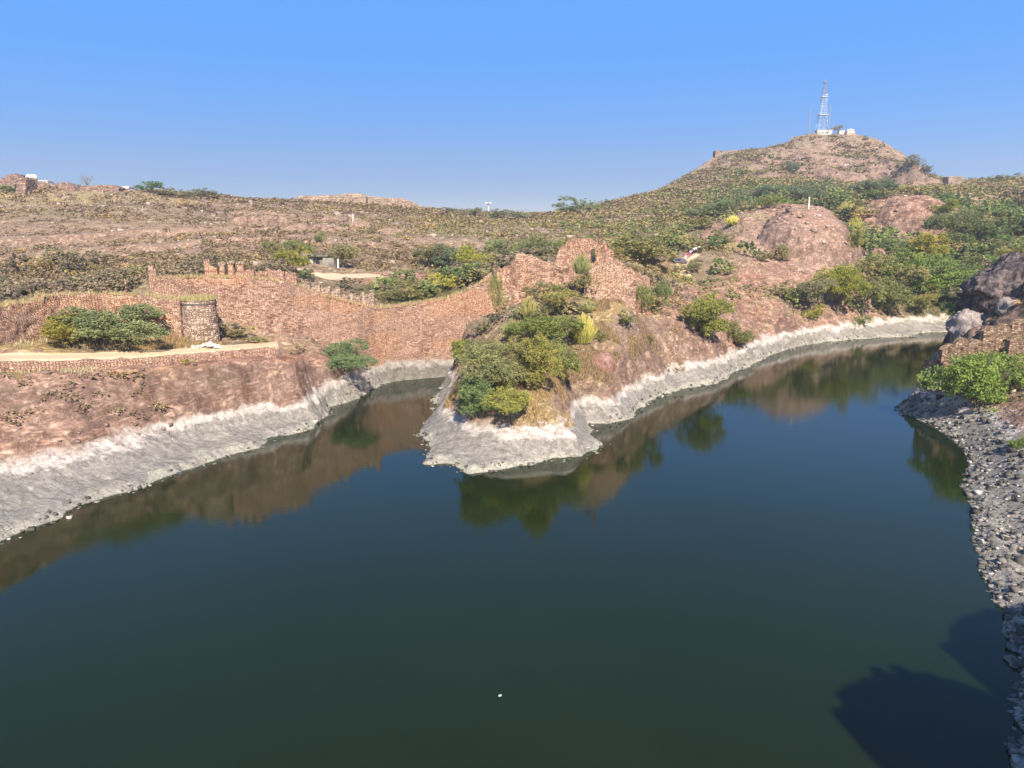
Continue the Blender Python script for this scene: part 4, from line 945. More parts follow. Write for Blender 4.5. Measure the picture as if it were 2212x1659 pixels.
# ------------------------------------------------------------------ poles and lamp mast
M_POLE = plain('galvanised_pole', (0.55, 0.55, 0.53), 0.5); M_PW = plain('whitewashed_post', (0.70, 0.67, 0.60), 0.8)
a = at(1055, 476, 400); b = at(1055, 441, 400)
lm = empty('lamp_mast', a, 'tall floodlight mast standing in the dip of the valley on the skyline', 'lamp')
hL = b[2]-a[2]
MB().bar((0, 0, -1), (0, 0, hL), 0.38, 0.26, 8).link('pole', M_PW, lm)
MB().lathe((0, 0, hL), [(0.3, 0), (1.15, 0.12), (1.15, 0.3), (0.3, 0.4)], 16).link('ring', M_POLE, lm)
for k in range(6):
    w_ = k*math.pi/3
    mb = MB(); mb.box((1.3*math.cos(w_), 1.3*math.sin(w_), hL+0.6), (0.75, 0.75, 0.65), w_, 0.7); mb.link('floodlight', M_POLE, lm)
for px, pb, pt, Y, lab in ((1746,452,430,216,'whitewashed post standing on top of the big rock dome'),(1549,436,420,395,'pale marker post among bushes left of the rock dome'),(1778,424,412,400,'pale marker post in the trees behind the rock dome'),
                            (763,482,467,285,'pale marker post on the slope below the skyline fort')):
    x, y, z = at(px, pb, Y); x, y, z = hit(px, pb) if abs(hit(px, pb)[1]-Y) < 60 else (x, y, z)
    h_ = (pb-pt)/PX*y
    o = empty('marker_post', (x, y, z), lab, 'post')
    MB().box((0, 0, h_/2-0.3), (0.34, 0.34, h_+0.6), 0.2, 0.85).link('post', M_PW, o); MB().lathe((0, 0, h_), [(0.24, 0), (0.24, 0.16), (0.02, 0.34)], 8).link('cap', M_PW, o)

# sign, slab and people by the footpath
sx_, sy_, sz_ = hit(1458, 560)
o = empty('sign_post', (sx_, sy_, sz_), 'white sign post beside the grey slab on the hillside footpath', 'sign')
MB().box((0, 0, 0.85), (0.16, 0.16, 2.3)).link('post', M_PW, o); MB().box((0.12, -0.1, 1.75), (0.62, 0.08, 0.85)).link('board', M_WHITE, o)
MB().box((0.62, 0.0, 1.45), (0.55, 0.1, 1.0)).link('dark_board', M_WIN, o)
qx, qy, qz = hit(1467, 566); M_SLAB = plain('grey_slab', (0.16, 0.14, 0.15), 0.8)
o = empty('stone_platform', (qx, qy, float(gz(qx, qy))), 'grey slab platform on the hillside footpath below the walkers', 'platform')
o.rotation_euler = (math.radians(12), 0, 0.1)
MB().box((0, 0, 0.35), (3.0, 2.8, 0.2)).link('slab', M_SLAB, o); MB().box((0, 0.2, -0.2), (2.7, 2.2, 0.9)).link('base', M_HUT, o)
MB().bar((-1.6, -0.5, -0.8), (-1.6, -0.5, 0.9), 0.08).link('handrail_post', M_WIN, o)

def person(px, py, height, heading, shirt, legs, hair, label, stride=0.14, arm=0.25):
    x, y, z = hit(px, py)
    k = height/1.7
    o = empty('person', (x, y, z), label, 'person', 'walkers on the hillside footpath', rz=heading)
    skin = plain('skin_tone', (0.30, 0.17, 0.11), 0.6)
    def skinmesh(name, verts, edges, rad, mat, parent, root=0):
        me = bpy.data.meshes.new(name); me.from_pydata([Vector(v)*k for v in verts], edges, []); me.materials.append(mat)
        q = link(name, me, parent); md = q.modifiers.new('skin', 'SKIN'); md.use_smooth_shade = True
        for i, r in enumerate(rad): me.skin_vertices[0].data[i].radius = (r*k, r*k)
        me.skin_vertices[0].data[root].use_root = True
        s2 = q.modifiers.new('sub', 'SUBSURF'); s2.levels = 1; s2.render_levels = 1; return q
    s = stride
    v = [(0,0,.95),(0,0,1.15),(0,0,1.38),(0,0,1.48),(0,-.01,1.56),(0,0,1.68),
         (.17,0,1.38),(.22,s*.6,1.12),(.24,arm*.7,.9),(.245,arm*.8,.82),(-.17,0,1.38),(-.22,-s*.6,1.12),(-.24,-arm*.3,.9),(-.245,-arm*.3,.82),
         (.10,0,.88),(.10,-s*.6,.48),(.10,-s,.08),(.10,-s-.13,.04),(-.10,0,.88),(-.10,s*.4,.48),(-.10,s,.1),(-.10,s-.13,.05)]
    e = [(0,1),(1,2),(2,3),(3,4),(4,5),(2,6),(6,7),(7,8),(8,9),(2,10),(10,11),(11,12),(12,13),(0,14),(14,15),(15,16),(16,17),(0,18),(18,19),(19,20),(20,21)]
    r = [.13,.12,.13,.055,.10,.085,.06,.045,.035,.03,.06,.045,.035,.03,.085,.06,.045,.035,.085,.06,.045,.035]
    body = skinmesh('body', v, e, r, skin, o)
    skinmesh('shirt', [(0,0,.90),(0,0,1.15),(0,0,1.36),(.18,0,1.37),(.225,s*.6,1.12),(-.18,0,1.37),(-.225,-s*.6,1.12)], [(0,1),(1,2),(2,3),(3,4),(2,5),(5,6)], [.165,.15,.165,.085,.07,.085,.07], shirt, o)
    skinmesh('trousers', [(0,0,.93),(.10,0,.86),(.10,-s*.6,.48),(.10,-s*.97,.14),(-.10,0,.86),(-.10,s*.4,.48),(-.10,s*.97,.15)], [(0,1),(1,2),(2,3),(0,4),(4,5),(5,6)], [.15,.11,.085,.075,.11,.085,.075], legs, o)
    MB().lathe((0, .02*k, 1.6*k), [(.10*k, 0), (.118*k, .05*k), (.095*k, .12*k), (.02*k, .155*k)], 12).link('hair', hair, o, smooth=True)
M_PINK = plain('pink_cloth', (0.62, 0.13, 0.24), 0.8); M_MAG = plain('maroon_cloth', (0.28, 0.05, 0.12), 0.8); M_BLK = plain('black_cloth', (0.02, 0.02, 0.025), 0.8); M_CLW = plain('white_cloth', (0.75, 0.74, 0.72), 0.8)
M_HAIR = plain('black_hair', (0.015, 0.012, 0.01), 0.5); M_BLU = plain('navy_cloth', (0.03, 0.04, 0.09), 0.8)
person(1481,561,1.65,0.3,M_PINK,M_CLW,M_HAIR,'walker in pink top and white trousers, nearest to the sign post')
person(1486,560,1.6,-0.2,M_MAG,M_PINK,M_HAIR,'walker in maroon top and pink trousers beside the one in white trousers')
person(1491,556,1.68,0.2,M_CLW,M_MAG,M_HAIR,'walker in white top and maroon trousers in the middle of the group')
person(1495,553,1.6,0.5,M_PINK,M_BLK,M_HAIR,'walker in pink top and black trousers behind the middle of the group')
person(1499,550,1.75,0.1,M_CLW,M_BLK,M_HAIR,'walker in white top and black trousers at the back of the group')
person(1503,548,1.72,-0.3,M_CLW,M_BLU,M_HAIR,'walker in white top and navy trousers next to the last walker')
person(1510,546,1.75,0.2,M_CREAM,M_BLK,M_HAIR,'walker in cream top and black trousers, last and farthest right')

# ------------------------------------------------------------------ haze
mh = bpy.data.materials.new('haze'); mh.use_nodes = True; mh.node_tree.nodes.clear()
pv = N(mh.node_tree, 'ShaderNodeVolumePrincipled', {'Color': (0.88, 0.93, 1.0, 1), 'Density': 0.00033, 'Anisotropy': 0.2})
N(mh.node_tree, 'ShaderNodeOutputMaterial', {'Volume': pv.outputs[0]})
mb = MB(); mb.box((0, 0, 74), (3700, 3700, 160)); hz = mb.link('haze', mh, kind='stuff', label='thin blue haze of the dry air over the far hills', cat='haze')

# ------------------------------------------------------------------ fort beside the viewpoint (its shadow lies on the water)
vf = empty('viewpoint_fort', (30, -4, 5), 'tall fort tower beside the viewpoint on the right whose shadow falls on the water', 'tower')
M_VF = stone_mat('fort_masonry', PAL_DARK, 1.2, 2.4, bl=False)
mb = MB(); mb.lathe((0.3, 0, -6), [(5.2, 0), (4.9, 30.0), (5.2, 30.4), (5.1, 33.9), (2.6, 34.6), (0.4, 35.2)], 32); mb.link('round_tower', M_VF, vf)
mb = MB(); mb.lathe((12.2, 1, -6), [(7.6, 0), (7.0, 35), (7.4, 35.4), (7.2, 37.6), (4.6, 38.4), (0.4, 39)], 32); mb.box((28, 0, 11), (22, 9, 34), 0, 1.0); mb.link('keep', M_VF, vf)
for k in range(9):
    a_k = math.pi*(0.15+0.7*k/8)
    for (cx_k, r_k, z_k) in ((0.3, 4.9, 26.7), (12.2, 7.0, 30.9)):
        if random.random() < 0.75: MB().box((cx_k-r_k*math.cos(a_k), r_k*math.sin(a_k), z_k+random.uniform(-0.3, 0.5)), (2.3, 1.0, 2.0), a_k, 0.8, 0.2).link('parapet_block', M_VF, vf)  # unseen blocks added to roughen the edge of the tower shadows

# ================================================================== vegetation
def foliage_mat():
    m, nt = new_mat('foliage')
    oi = N(nt, 'ShaderNodeObjectInfo'); r = N(nt, 'ShaderNodeAttribute', attribute_name='rnd').outputs['Fac']
    c0 = oi.outputs['Color']
    hs = N(nt, 'ShaderNodeHueSaturation', {'Color': c0, 'Hue': mrange(nt, r, 0, 1, 0.515, 0.48, False), 'Saturation': mrange(nt, r, 0, 1, 0.9, 1.05, False), 'Value': mrange(nt, r, 0, 1, 0.85, 2.3, False)}).outputs[0]
    d = N(nt, 'ShaderNodeBsdfDiffuse', {'Color': hs, 'Roughness': 0.6}); t = N(nt, 'ShaderNodeBsdfTranslucent', {'Color': mix(nt, 1.0, hs, (1.1, 1.2, 0.6), 'MULTIPLY')})
    mx = N(nt, 'ShaderNodeMixShader', {0: 0.36, 1: d.outputs[0], 2: t.outputs[0]})
    N(nt, 'ShaderNodeOutputMaterial', {'Surface': mx.outputs[0]}); return m
M_FOL = foliage_mat()
def scrub_mat():
    m, nt = new_mat('scrub_foliage')
    c0 = N(nt, 'ShaderNodeAttribute', attribute_name='col').outputs['Color']
    d = N(nt, 'ShaderNodeBsdfDiffuse', {'Color': c0}); t = N(nt, 'ShaderNodeBsdfTranslucent', {'Color': c0})
    mx = N(nt, 'ShaderNodeMixShader', {0: 0.2, 1: d.outputs[0], 2: t.outputs[0]})
    N(nt, 'ShaderNodeOutputMaterial', {'Surface': mx.outputs[0]}); return m
M_SCRUB = scrub_mat()
M_BARK = plain('bark', (0.16, 0.12, 0.085), 0.9, var=0.3, sc=6)
M_DEAD = plain('bleached_wood', (0.48, 0.42, 0.36), 0.9, var=0.2, sc=6)

def leaves(P, size, rng, up=0.35, aspect=1.0):
    """one small quad per point, random facing"""
    n = len(P); d = rng.normal(size=(n, 3)); d[:, 2] += up*2; d /= np.linalg.norm(d, axis=1)[:, None]
    a = rng.normal(size=(n, 3)); t = np.cross(d, a); t /= np.linalg.norm(t, axis=1)[:, None]+1e-9; b = np.cross(d, t)
    s = (size*rng.uniform(0.6, 1.3, n))[:, None] if np.ndim(size) == 0 else (size*rng.uniform(0.6, 1.3, n))[:, None]
    V = np.stack([P-t*s*aspect-b*s*0.6, P+t*s*aspect-b*s*0.6, P+t*s*0.7*aspect+b*s*0.6, P-t*s*0.7*aspect+b*s*0.6], 1).reshape(-1, 3)
    F = np.arange(4*n).reshape(-1, 4); return V, F
def crown_mesh(seed, nclump, per, leaf, shape='round', droop=0.0):
    """unit crown: width 2, height 2 standing on z = 0"""
    rng = np.random.default_rng(seed)
    # lobes make an uneven outline
    nl = 7; lob = rng.normal(size=(nl, 3))*np.array([0.40, 0.40, 0.0]); lob[:, 2] = rng.uniform(0.45, 1.3, nl)
    lr_ = rng.uniform(0.38, 0.62, nl)
    if shape == 'flat': lob[:, 0:2] *= 1.5; lob[:, 2] = 1.35+rng.normal(size=nl)*0.22; lr_ *= np.ones(nl)*0.8
    if shape == 'low': lob[:, 0:2] *= 1.25; lob[:, 2] = rng.uniform(0.3, 1.1, nl)
    if shape == 'tall': lob[:, 0:2] *= 0.6; lob[:, 2] = rng.uniform(0.4, 1.55, nl); lr_ *= 0.85
    k = rng.integers(0, nl, nclump); d = rng.normal(size=(nclump, 3)); d[:, 2] = np.abs(d[:, 2])*0.9-0.35; d /= np.linalg.norm(d, axis=1)[:, None]
    rad = lr_[k]*rng.uniform(0.45, 1.0, nclump)**0.5*np.where(rng.uniform(size=nclump) < 0.1, 1.25, 1.0)
    Cn = lob[k]+d*rad[:, None]*np.array([1, 1, 0.85]); Cn[:, 2] = np.maximum(Cn[:, 2], 0.06)
    cr = rng.uniform(0.05, 0.15, nclump)
    q = rng.normal(size=(nclump, per, 3))*0.55*cr[:, None, None]*np.array([1, 1, 0.62])
    if droop: q[:, :, 2] -= droop*np.abs(rng.normal(size=(nclump, per)))*0.2
    P = (Cn[:, None]+q).reshape(-1, 3); P[:, 2] = np.maximum(P[:, 2], 0.0)
    tone = np.clip(rng.normal(0.45, 0.27, nclump), 0, 1)
    rnd = np.repeat(np.clip(tone[:, None]+rng.normal(0, 0.09, (nclump, per)), 0, 1).ravel(), 4)
    # normalise to unit box
    s = 2/(np.percentile(P[:, 0], 97)-np.percentile(P[:, 0], 3)); P[:, 0:2] *= s; P[:, 0] -= np.median(P[:, 0]); P[:, 1] -= np.median(P[:, 1]); P[:, 2] *= 2/np.percentile(P[:, 2], 98.5)
    V, F = leaves(P, leaf, rng)
    return mesh_np('crown', V, F, M_FOL, False, {'rnd': rnd})
def cactus_mesh(seed, n=300):
    """upright jointed stems fanning from the base"""
    rng = np.random.default_rng(seed); V = []; F = []; R = []
    for i in range(n):
        a = rng.uniform(0, 2*math.pi); r = rng.uniform(0, 1)**0.6; x, y = r*math.cos(a)*0.55, r*math.sin(a)*0.55
        h = 2*(1-0.5*r*r)*rng.uniform(0.55, 1.05); lean = 0.6*r*r+rng.normal(0, 0.06); tone = rng.uniform(0.2, 0.9)
        x2, y2 = x+lean*math.cos(a), y+lean*math.sin(a); w = rng.uniform(0.016, 0.028)
        b = len(V)
        for f in (0, 0.5, 1.0):
            ww = w*(1-0.5*f*f)
            for k in range(4):
                t = math.pi/2*k+a; V.append((x+(x2-x)*f**1.5+ww*math.cos(t), y+(y2-y)*f**1.5+ww*math.sin(t), h*f)); R.append(tone*(0.5+0.5*f))
        for s in (0, 4):
            for k in range(4): F.append((b+s+k, b+s+(k+1) % 4, b+s+4+(k+1) % 4, b+s+4+k))
        F.append((b+8, b+9, b+10, b+11))
    return mesh_np('stems', V, F, M_FOL, False, {'rnd': np.array(R)})
def trunk_mesh(seed, h=1.65, spread=0.9, n=9, r=0.05, mat=None):
    rng = random.Random(seed); mb = MB()
    top = (rng.uniform(-.08, .08), rng.uniform(-.08, .08), h*0.45); mb.bar((0, 0, -0.25), top, r, r*0.75, 7)
    for k in range(n):
        a = 2*math.pi*k/n+rng.uniform(-.3, .3); q = (top[0]+spread*0.5*math.cos(a), top[1]+spread*0.5*math.sin(a), h*rng.uniform(0.65, 0.95))
        mb.bar(top, q, r*0.5, r*0.32, 5)
        for j in range(2):
            b = a+rng.uniform(-.6, .6); e = (q[0]+spread*0.5*math.cos(b), q[1]+spread*0.5*math.sin(b), q[2]+h*rng.uniform(0.1, 0.5)); mb.bar(q, e, r*0.3, r*0.1, 4)
    return mb.mesh('trunk', mat or M_BARK)
CR = {'round': [crown_mesh(100+i, 300, 26, 0.034) for i in range(4)], 'flat': [crown_mesh(120+i, 200, 24, 0.032, 'flat') for i in range(3)],
      'low': [crown_mesh(140+i, 170, 22, 0.04, 'low') for i in range(3)], 'tall': [crown_mesh(150+i, 150, 26, 0.036, 'tall', 0.5) for i in range(2)],
      'big': [crown_mesh(160+i, 560, 30, 0.027) for i in range(3)], 'acacia': [crown_mesh(166+i, 560, 28, 0.027, 'low') for i in range(2)], 'bare': [crown_mesh(170+i, 70, 9, 0.03) for i in range(2)]}
CA = [cactus_mesh(200), cactus_mesh(201)]
TRK = [trunk_mesh(300+i) for i in range(3)]
G_BR = (0.13, 0.19, 0.028); G_MID = (0.075, 0.115, 0.03); G_DK = (0.038, 0.066, 0.028); G_YEL = (0.20, 0.22, 0.035); G_GREY = (0.095, 0.115, 0.06); G_OL = (0.12, 0.13, 0.045); G_GOLD = (0.20, 0.155, 0.055); G_CAC = (0.14, 0.17, 0.05); G_BRN = (0.15, 0.115, 0.07)
kount = {}
placed = []
def plant(kind, px, py, w, h, col, label, name='tree', cat=None, group=None, depth=1.0, Y=None, seed=None, trunk=True):
    if Y: x, y, z = at(px, py, Y); z = min(z, float(gz(x, y))) if False else z
    else: x, y, z = hit(px, py)
    _g = 1.7 if col[1] < 0.1 else 1.25
    col = (col[0]*1.8*_g, col[1]*1.4*_g, col[2]*1.45*_g); col = (min(max(col[0], col[1]*0.7), col[1]*1.12), col[1], col[2])
    t = y/CP; W = w/PX*y/1.0; Hh_ = h/PX*y*1.05
    i = kount.get(kind, 0); kount[kind] = i+1
    o = empty(name, (x, y+W*0.25, float(gz(x, y+W*0.25)) if not Y else z), label, cat or name, group, rz=random.uniform(0, 6.28))
    o.location.z = min(o.location.z, z+0.6*Hh_)
    if kind == 'cactus':
        c_ = link('stems', CA[i % 2], o, color=col); c_.scale = (W/2, W/2*depth, Hh_/2)
    else:
        L = CR[kind]; c_ = link('crown', L[i % len(L)], o, color=col); c_.scale = (W/2, W/2*depth, Hh_/2); c_.location.z = 0.0
        if trunk:
            tk = link('trunk', TRK[i % 3], o); tk.scale = (W/2, W/2, Hh_/2)
    placed.append((x, y, W/2)); return o

T = [
 # peninsula tip cluster
 ('big',1023,925,92,92,(0.055,0.09,0.035),'dark green bush at the front left of the peninsula tip','tree'),
 ('big',1104,932,92,76,(0.12,0.15,0.038),'yellow-green bush at the very front of the peninsula tip','tree'),
 ('big',1070,862,128,96,(0.095,0.12,0.05),'grey-green spreading tree in the middle of the peninsula tip','tree'),
 ('big',1160,862,92,118,(0.125,0.14,0.038),'tall olive-yellow tree right of centre on the peninsula tip','tree'),
 ('big',1185,772,122,66,(0.075,0.11,0.03),'deep green tree at the top of the peninsula thicket','tree'),
 ('round',1218,848,64,98,(0.09,0.12,0.04),'green drooping tree at the right side of the peninsula thicket','tree'),
 ('round',993,790,50,46,(0.09,0.13,0.03),'small bright tree leaning over the inlet at the left of the thicket','tree'),
 ('round',1036,806,64,62,(0.11,0.125,0.045),'olive bush between the leaning tree and the grey-green tree','tree'),
 ('round',1085,850,36,40,(0.16,0.175,0.045),'small bright yellow bush inside the peninsula thicket','shrub'),
 ('low',1010,860,46,40,(0.11,0.13,0.05),'pale olive shrub on the left rim of the peninsula thicket','shrub'),
 ('cactus',1260,748,64,64,(0.19,0.20,0.05),'big yellow-green clump of upright cactus stems right of the thicket','cactus'),
 ('cactus',1105,735,46,46,(0.12,0.145,0.06),'grey-green clump of upright cactus stems left of the thicket top','cactus'),
 ('cactus',1143,694,46,52,(0.13,0.15,0.05),'clump of upright cactus stems below the peninsula ruin, left of the golden bush','cactus'),
 ('round',1200,688,70,50,(0.19,0.145,0.05),'golden-brown round bush in front of the peninsula ruin','shrub'),
 ('low',1207,642,48,28,(0.10,0.13,0.05),'low green bush touching the foot of the peninsula ruin','shrub'),
 ('low',1155,652,52,38,(0.14,0.12,0.06),'olive-brown bush at the foot of the ruin left of the low green bush','shrub'),
 ('cactus',1272,677,34,28,(0.12,0.15,0.055),'small cactus clump below the ruined buttress','cactus'),
 ('tall',1388,690,42,62,(0.085,0.12,0.04),'drooping green creeper on the right corner of the peninsula ruin','creeper'),
 ('tall',1430,690,36,74,(0.08,0.115,0.045),'green creeper trailing over the stepped wall','creeper'),
 ('low',1352,725,54,34,(0.10,0.13,0.055),'grey-green cactus-like bush on the right flank of the peninsula','shrub'),
 ('tall',1073,712,34,108,(0.13,0.125,0.05),'long hanging vine down the wall left of the peninsula ruin','creeper'),
 ('low',1046,732,48,42,(0.13,0.12,0.07),'grey-brown bush at the foot of the hanging vine','shrub'),
 ('low',1300,745,30,24,(0.12,0.12,0.05),'small olive bush right of the yellow-green cactus clump','shrub'),
 ('low',1405,752,28,22,(0.10,0.12,0.05),'small green bush just left of the foot of the stepped wall','shrub'),
 ('round',1118,805,70,52,(0.10,0.12,0.045),'soft green bush between the grey-green tree and the top thicket tree','tree'),
 ('low',1098,770,60,34,(0.12,0.125,0.05),'pale olive bush above the grey-green tree on the peninsula','shrub'),
 ('low',1165,700,52,30,(0.13,0.13,0.055),'pale olive bush right of the cactus clump under the ruin','shrub'),
 ('low',1225,715,40,26,(0.12,0.13,0.05),'small green bush just left of the big yellow-green cactus clump','shrub'),
 # left side
 ('big',738,826,88,66,(0.05,0.085,0.038),'round dark green bush at the mouth of the inlet','tree'),
 ('bare',640,768,30,34,(0.15,0.13,0.07),'thin grey shrub against the foot of the curtain wall','shrub'),
 ('acacia',130,752,110,62,(0.12,0.135,0.03),'yellowish left half of the spreading acacia before the outer wall','tree'),
 ('acacia',222,754,185,76,(0.065,0.092,0.042),'wide spreading dark green acacia in front of the outer wall','tree'),
 ('low',505,738,54,24,(0.14,0.14,0.05),'low olive bush in the corner right of the round bastion','shrub'),
 ('low',555,742,50,14,(0.15,0.13,0.06),'flat brownish bush beside the path under the curtain wall','shrub'),
 ('low',400,792,30,12,(0.16,0.17,0.04),'yellowish-green tuft below the retaining wall','shrub'),
 ('round',628,590,60,50,(0.12,0.145,0.03),'bright green tree behind the curtain wall left of the stone hut','tree'),
 ('round',603,566,56,40,(0.095,0.115,0.05),'dull green tree behind the bright green tree by the hut','tree'),
 ('round',645,566,40,42,(0.08,0.115,0.04),'small dark tree behind and right of the bright green tree by the hut','tree'),
 ('low',658,606,44,22,(0.05,0.075,0.035),'dark low bush under the bright green tree by the hut','shrub'),
 ('round',737,582,64,46,(0.115,0.12,0.06),'grey-green tree at the right end of the stone hut','tree'),
 ('round',965,584,58,50,(0.05,0.075,0.045),'dark blue-green tree in the middle of the valley','tree'),
 ('round',1012,584,66,46,(0.12,0.155,0.03),'yellow-green tree touching the right of the dark valley tree','tree'),
 ('round',925,578,64,42,(0.085,0.10,0.05),'grey-green tree touching the left of the dark valley tree','tree'),
 ('round',1080,566,64,42,(0.07,0.095,0.045),'dark tree right of the yellow-green valley tree','tree'),
 ('round',1046,585,36,30,(0.14,0.16,0.035),'yellowish small tree between the valley trees and the gate post','tree'),
 ('low',960,647,56,30,(0.19,0.20,0.04),'bright yellow-green bush just behind the dip of the curtain wall','shrub'),
 ('low',1010,622,64,38,(0.09,0.13,0.04),'green bush behind the curtain wall right of the bright yellow one','shrub'),
 ('low',895,655,76,36,(0.12,0.12,0.05),'olive-brown bush behind the dip of the curtain wall left of the bright yellow one','shrub'),
 ('low',840,655,56,26,(0.125,0.12,0.055),'brownish bush behind the dip of the curtain wall by the last merlon','shrub'),
 ('round',1180,548,56,34,(0.07,0.095,0.045),'dark tree behind the left shoulder of the peninsula ruin','tree'),
 ('round',1145,546,52,28,(0.065,0.09,0.04),'dark green bush farther left behind the peninsula ruin','tree'),
 ('low',1206,545,34,22,(0.09,0.14,0.035),'bright green bush touching the peak of the peninsula ruin from behind','shrub'),
 ('round',1330,560,30,20,G_OL,'olive bush behind the right slope of the peninsula ruin','shrub'),
 ('round',1400,580,150,66,(0.135,0.12,0.05),'large soft olive-brown thicket behind the peninsula ruin, left of the sign post','thicket'),
 # right side
 ('big',1535,768,104,92,(0.11,0.14,0.035),'bright green tree on the shore right of the peninsula','tree'),
 ('round',1600,766,48,54,(0.085,0.11,0.04),'duller small tree touching the right of the shore tree','tree'),
 ('round',1752,698,72,72,(0.13,0.115,0.065),'grey-brown bush left of the tallest tree on the far shore','tree'),
 ('big',1815,702,84,96,(0.115,0.145,0.025),'vivid green conical tree on the far shore','tree'),
 ('low',1762,706,46,30,(0.12,0.155,0.03),'small bright bush at the left foot of the vivid green tree','shrub'),
 ('round',1870,700,76,74,(0.095,0.125,0.05),'grey-green tree touching the right of the vivid green tree','tree'),
 ('round',1930,698,80,76,(0.09,0.12,0.045),'rounded green tree third from the left on the far shore','tree'),
 ('round',1862,640,92,62,(0.17,0.14,0.06),'golden-green tree above the far-shore trees under the dome','tree'),
 ('low',1865,713,32,22,(0.08,0.13,0.04),'small green bush nearest the water below the far-shore trees','shrub'),
 ('round',1990,690,50,44,(0.12,0.14,0.045),'light green tree at the end of the far-shore row','tree'),
 ('round',1955,655,96,62,(0.16,0.14,0.06),'golden-olive tree above the end of the far-shore row','tree'),
 ('round',1925,625,96,72,(0.085,0.125,0.035),'green tree in the gully under the second rock dome','tree'),
 ('round',1950,590,72,52,(0.075,0.11,0.035),'deep green tree between the two rock domes','tree'),
 ('big',2000,655,112,84,(0.085,0.14,0.035),'broad green tree filling the middle of the gully','tree'),
 ('round',2056,662,104,86,(0.07,0.115,0.035),'darker green tree at the right of the gully','tree'),
 ('round',2012,592,86,62,(0.135,0.15,0.03),'bright yellow-green tree at the foot of the second rock dome','tree'),
 ('round',2092,612,76,46,(0.08,0.125,0.04),'green tree just left of the shaded outcrop','tree'),
 ('big',2078,552,108,84,(0.085,0.115,0.05),'large grey-green round tree at the head of the gully','tree'),
 ('round',2045,492,52,36,(0.10,0.135,0.03),'light green tree behind the second rock dome at its right','tree'),
 ('round',2125,505,76,44,(0.065,0.10,0.04),'dark green tree on the right-hand hillside above the grey-green tree','tree'),
 ('round',2152,545,74,50,(0.06,0.10,0.038),'dark green tree on the right-hand hillside beside the grey-green tree','tree'),
 ('round',2195,512,56,34,(0.085,0.115,0.045),'green tree at the right edge high on the hillside','tree'),
 ('round',2200,560,60,34,(0.12,0.13,0.05),'olive tree at the right edge above the shaded outcrop','tree'),
 ('low',2110,575,56,24,(0.15,0.155,0.06),'pale olive bush between the gully trees and the shaded outcrop','shrub'),
 ('round',2068,720,44,62,(0.045,0.085,0.03),'dark green bush left of the pale slab rock','tree'),
 # near right bank
 # skyline and hills
 ('round',322,418,46,22,(0.045,0.09,0.045),'dark green spiky tree alone on the left skyline','tree'),
 ('bare',186,412,28,30,(0.13,0.13,0.08),'bare feathery tree on the left ridge beside the ruined block','tree'),
 ('low',350,424,56,15,(0.13,0.115,0.06),'brown bush right of the spiky skyline tree','shrub'),
 ('low',405,428,50,16,(0.14,0.115,0.07),'brownish bush on the left skyline, left of its neighbour','shrub'),
 ('low',440,428,56,18,(0.14,0.12,0.075),'larger brown bush on the left skyline right of its neighbour','shrub'),
 ('low',1262,462,70,32,(0.065,0.09,0.045),'dark grove on the skyline ridge right of the lamp mast','grove'),
 ('low',1225,462,50,22,(0.075,0.10,0.05),'left shoulder of the dark grove on the skyline ridge','grove'),
 ('low',1312,442,24,10,(0.09,0.10,0.05),'small bush on the skyline right of the dark grove','shrub'),
 ('low',975,462,34,12,(0.06,0.08,0.05),'small dark tree at the end of the skyline fort wall','tree'),
 ('low',1022,468,42,16,(0.07,0.095,0.055),'dark tree just left of the lamp mast','tree'),
 ('low',1075,474,50,18,(0.065,0.09,0.052),'dark tree just right of the lamp mast','tree'),
 ('low',1118,474,56,18,(0.07,0.095,0.055),'dark tree at the right end of the tree line by the lamp mast','tree'),
 ('round',1600,440,56,26,(0.055,0.08,0.045),'dark tree at the left end of the belt under the tower hill','tree'),
 ('round',1645,436,52,26,(0.06,0.085,0.045),'second dark tree from the left in the belt under the tower hill','tree'),
 ('round',1690,438,66,34,(0.05,0.078,0.045),'largest dark tree of the belt under the tower hill','tree'),
 ('round',1733,436,52,28,(0.055,0.082,0.045),'dark tree right of the largest one in the belt under the tower hill','tree'),
 ('round',1768,430,48,30,(0.055,0.08,0.043),'dark tree at the right end of the belt under the tower hill','tree'),
 ('low',1665,452,60,22,(0.085,0.12,0.04),'brighter green bush below the belt, just above the rock dome','shrub'),
 ('round',1512,474,50,26,(0.058,0.082,0.043),'dark tree left of the rock dome, left of its pair','tree'),
 ('round',1552,470,50,32,(0.06,0.088,0.042),'dark tree left of the rock dome, right of its pair','tree'),
 ('low',1520,497,72,24,(0.16,0.125,0.055),'wide golden-brown bush below the pair of dark trees','shrub'),
 ('cactus',1586,487,36,20,(0.20,0.23,0.05),'bright yellow-green round bush at the left foot of the rock dome top','cactus'),
 ('low',1560,530,42,30,(0.075,0.085,0.045),'dark grey-green bush above the walkers','shrub'),
 ('cactus',1850,504,32,32,(0.17,0.20,0.05),'bright cactus clump in the cleft between the two domes','cactus'),
 ('cactus',1842,465,54,26,(0.14,0.16,0.05),'wide cactus clump above the cleft between the two domes','cactus'),
 ('low',1850,560,40,50,(0.13,0.15,0.05),'yellow-green bush low in the cleft between the two domes','shrub'),
 ('round',1878,420,54,26,(0.05,0.075,0.042),'dark tree left of its pair under the right slope of the tower hill','tree'),
 ('round',1922,415,48,26,(0.05,0.078,0.042),'dark tree right of its pair under the right slope of the tower hill','tree'),
 ('low',1895,432,80,18,(0.075,0.10,0.045),'green bush below the pair of dark trees near the second dome','shrub'),
 ('round',1715,376,24,20,(0.05,0.08,0.045),'lone dark tree in the middle of the tower hill','tree'),
 ('round',1808,290,15,16,(0.08,0.095,0.055),'round bush on the hilltop between the white building and the temple','shrub'),
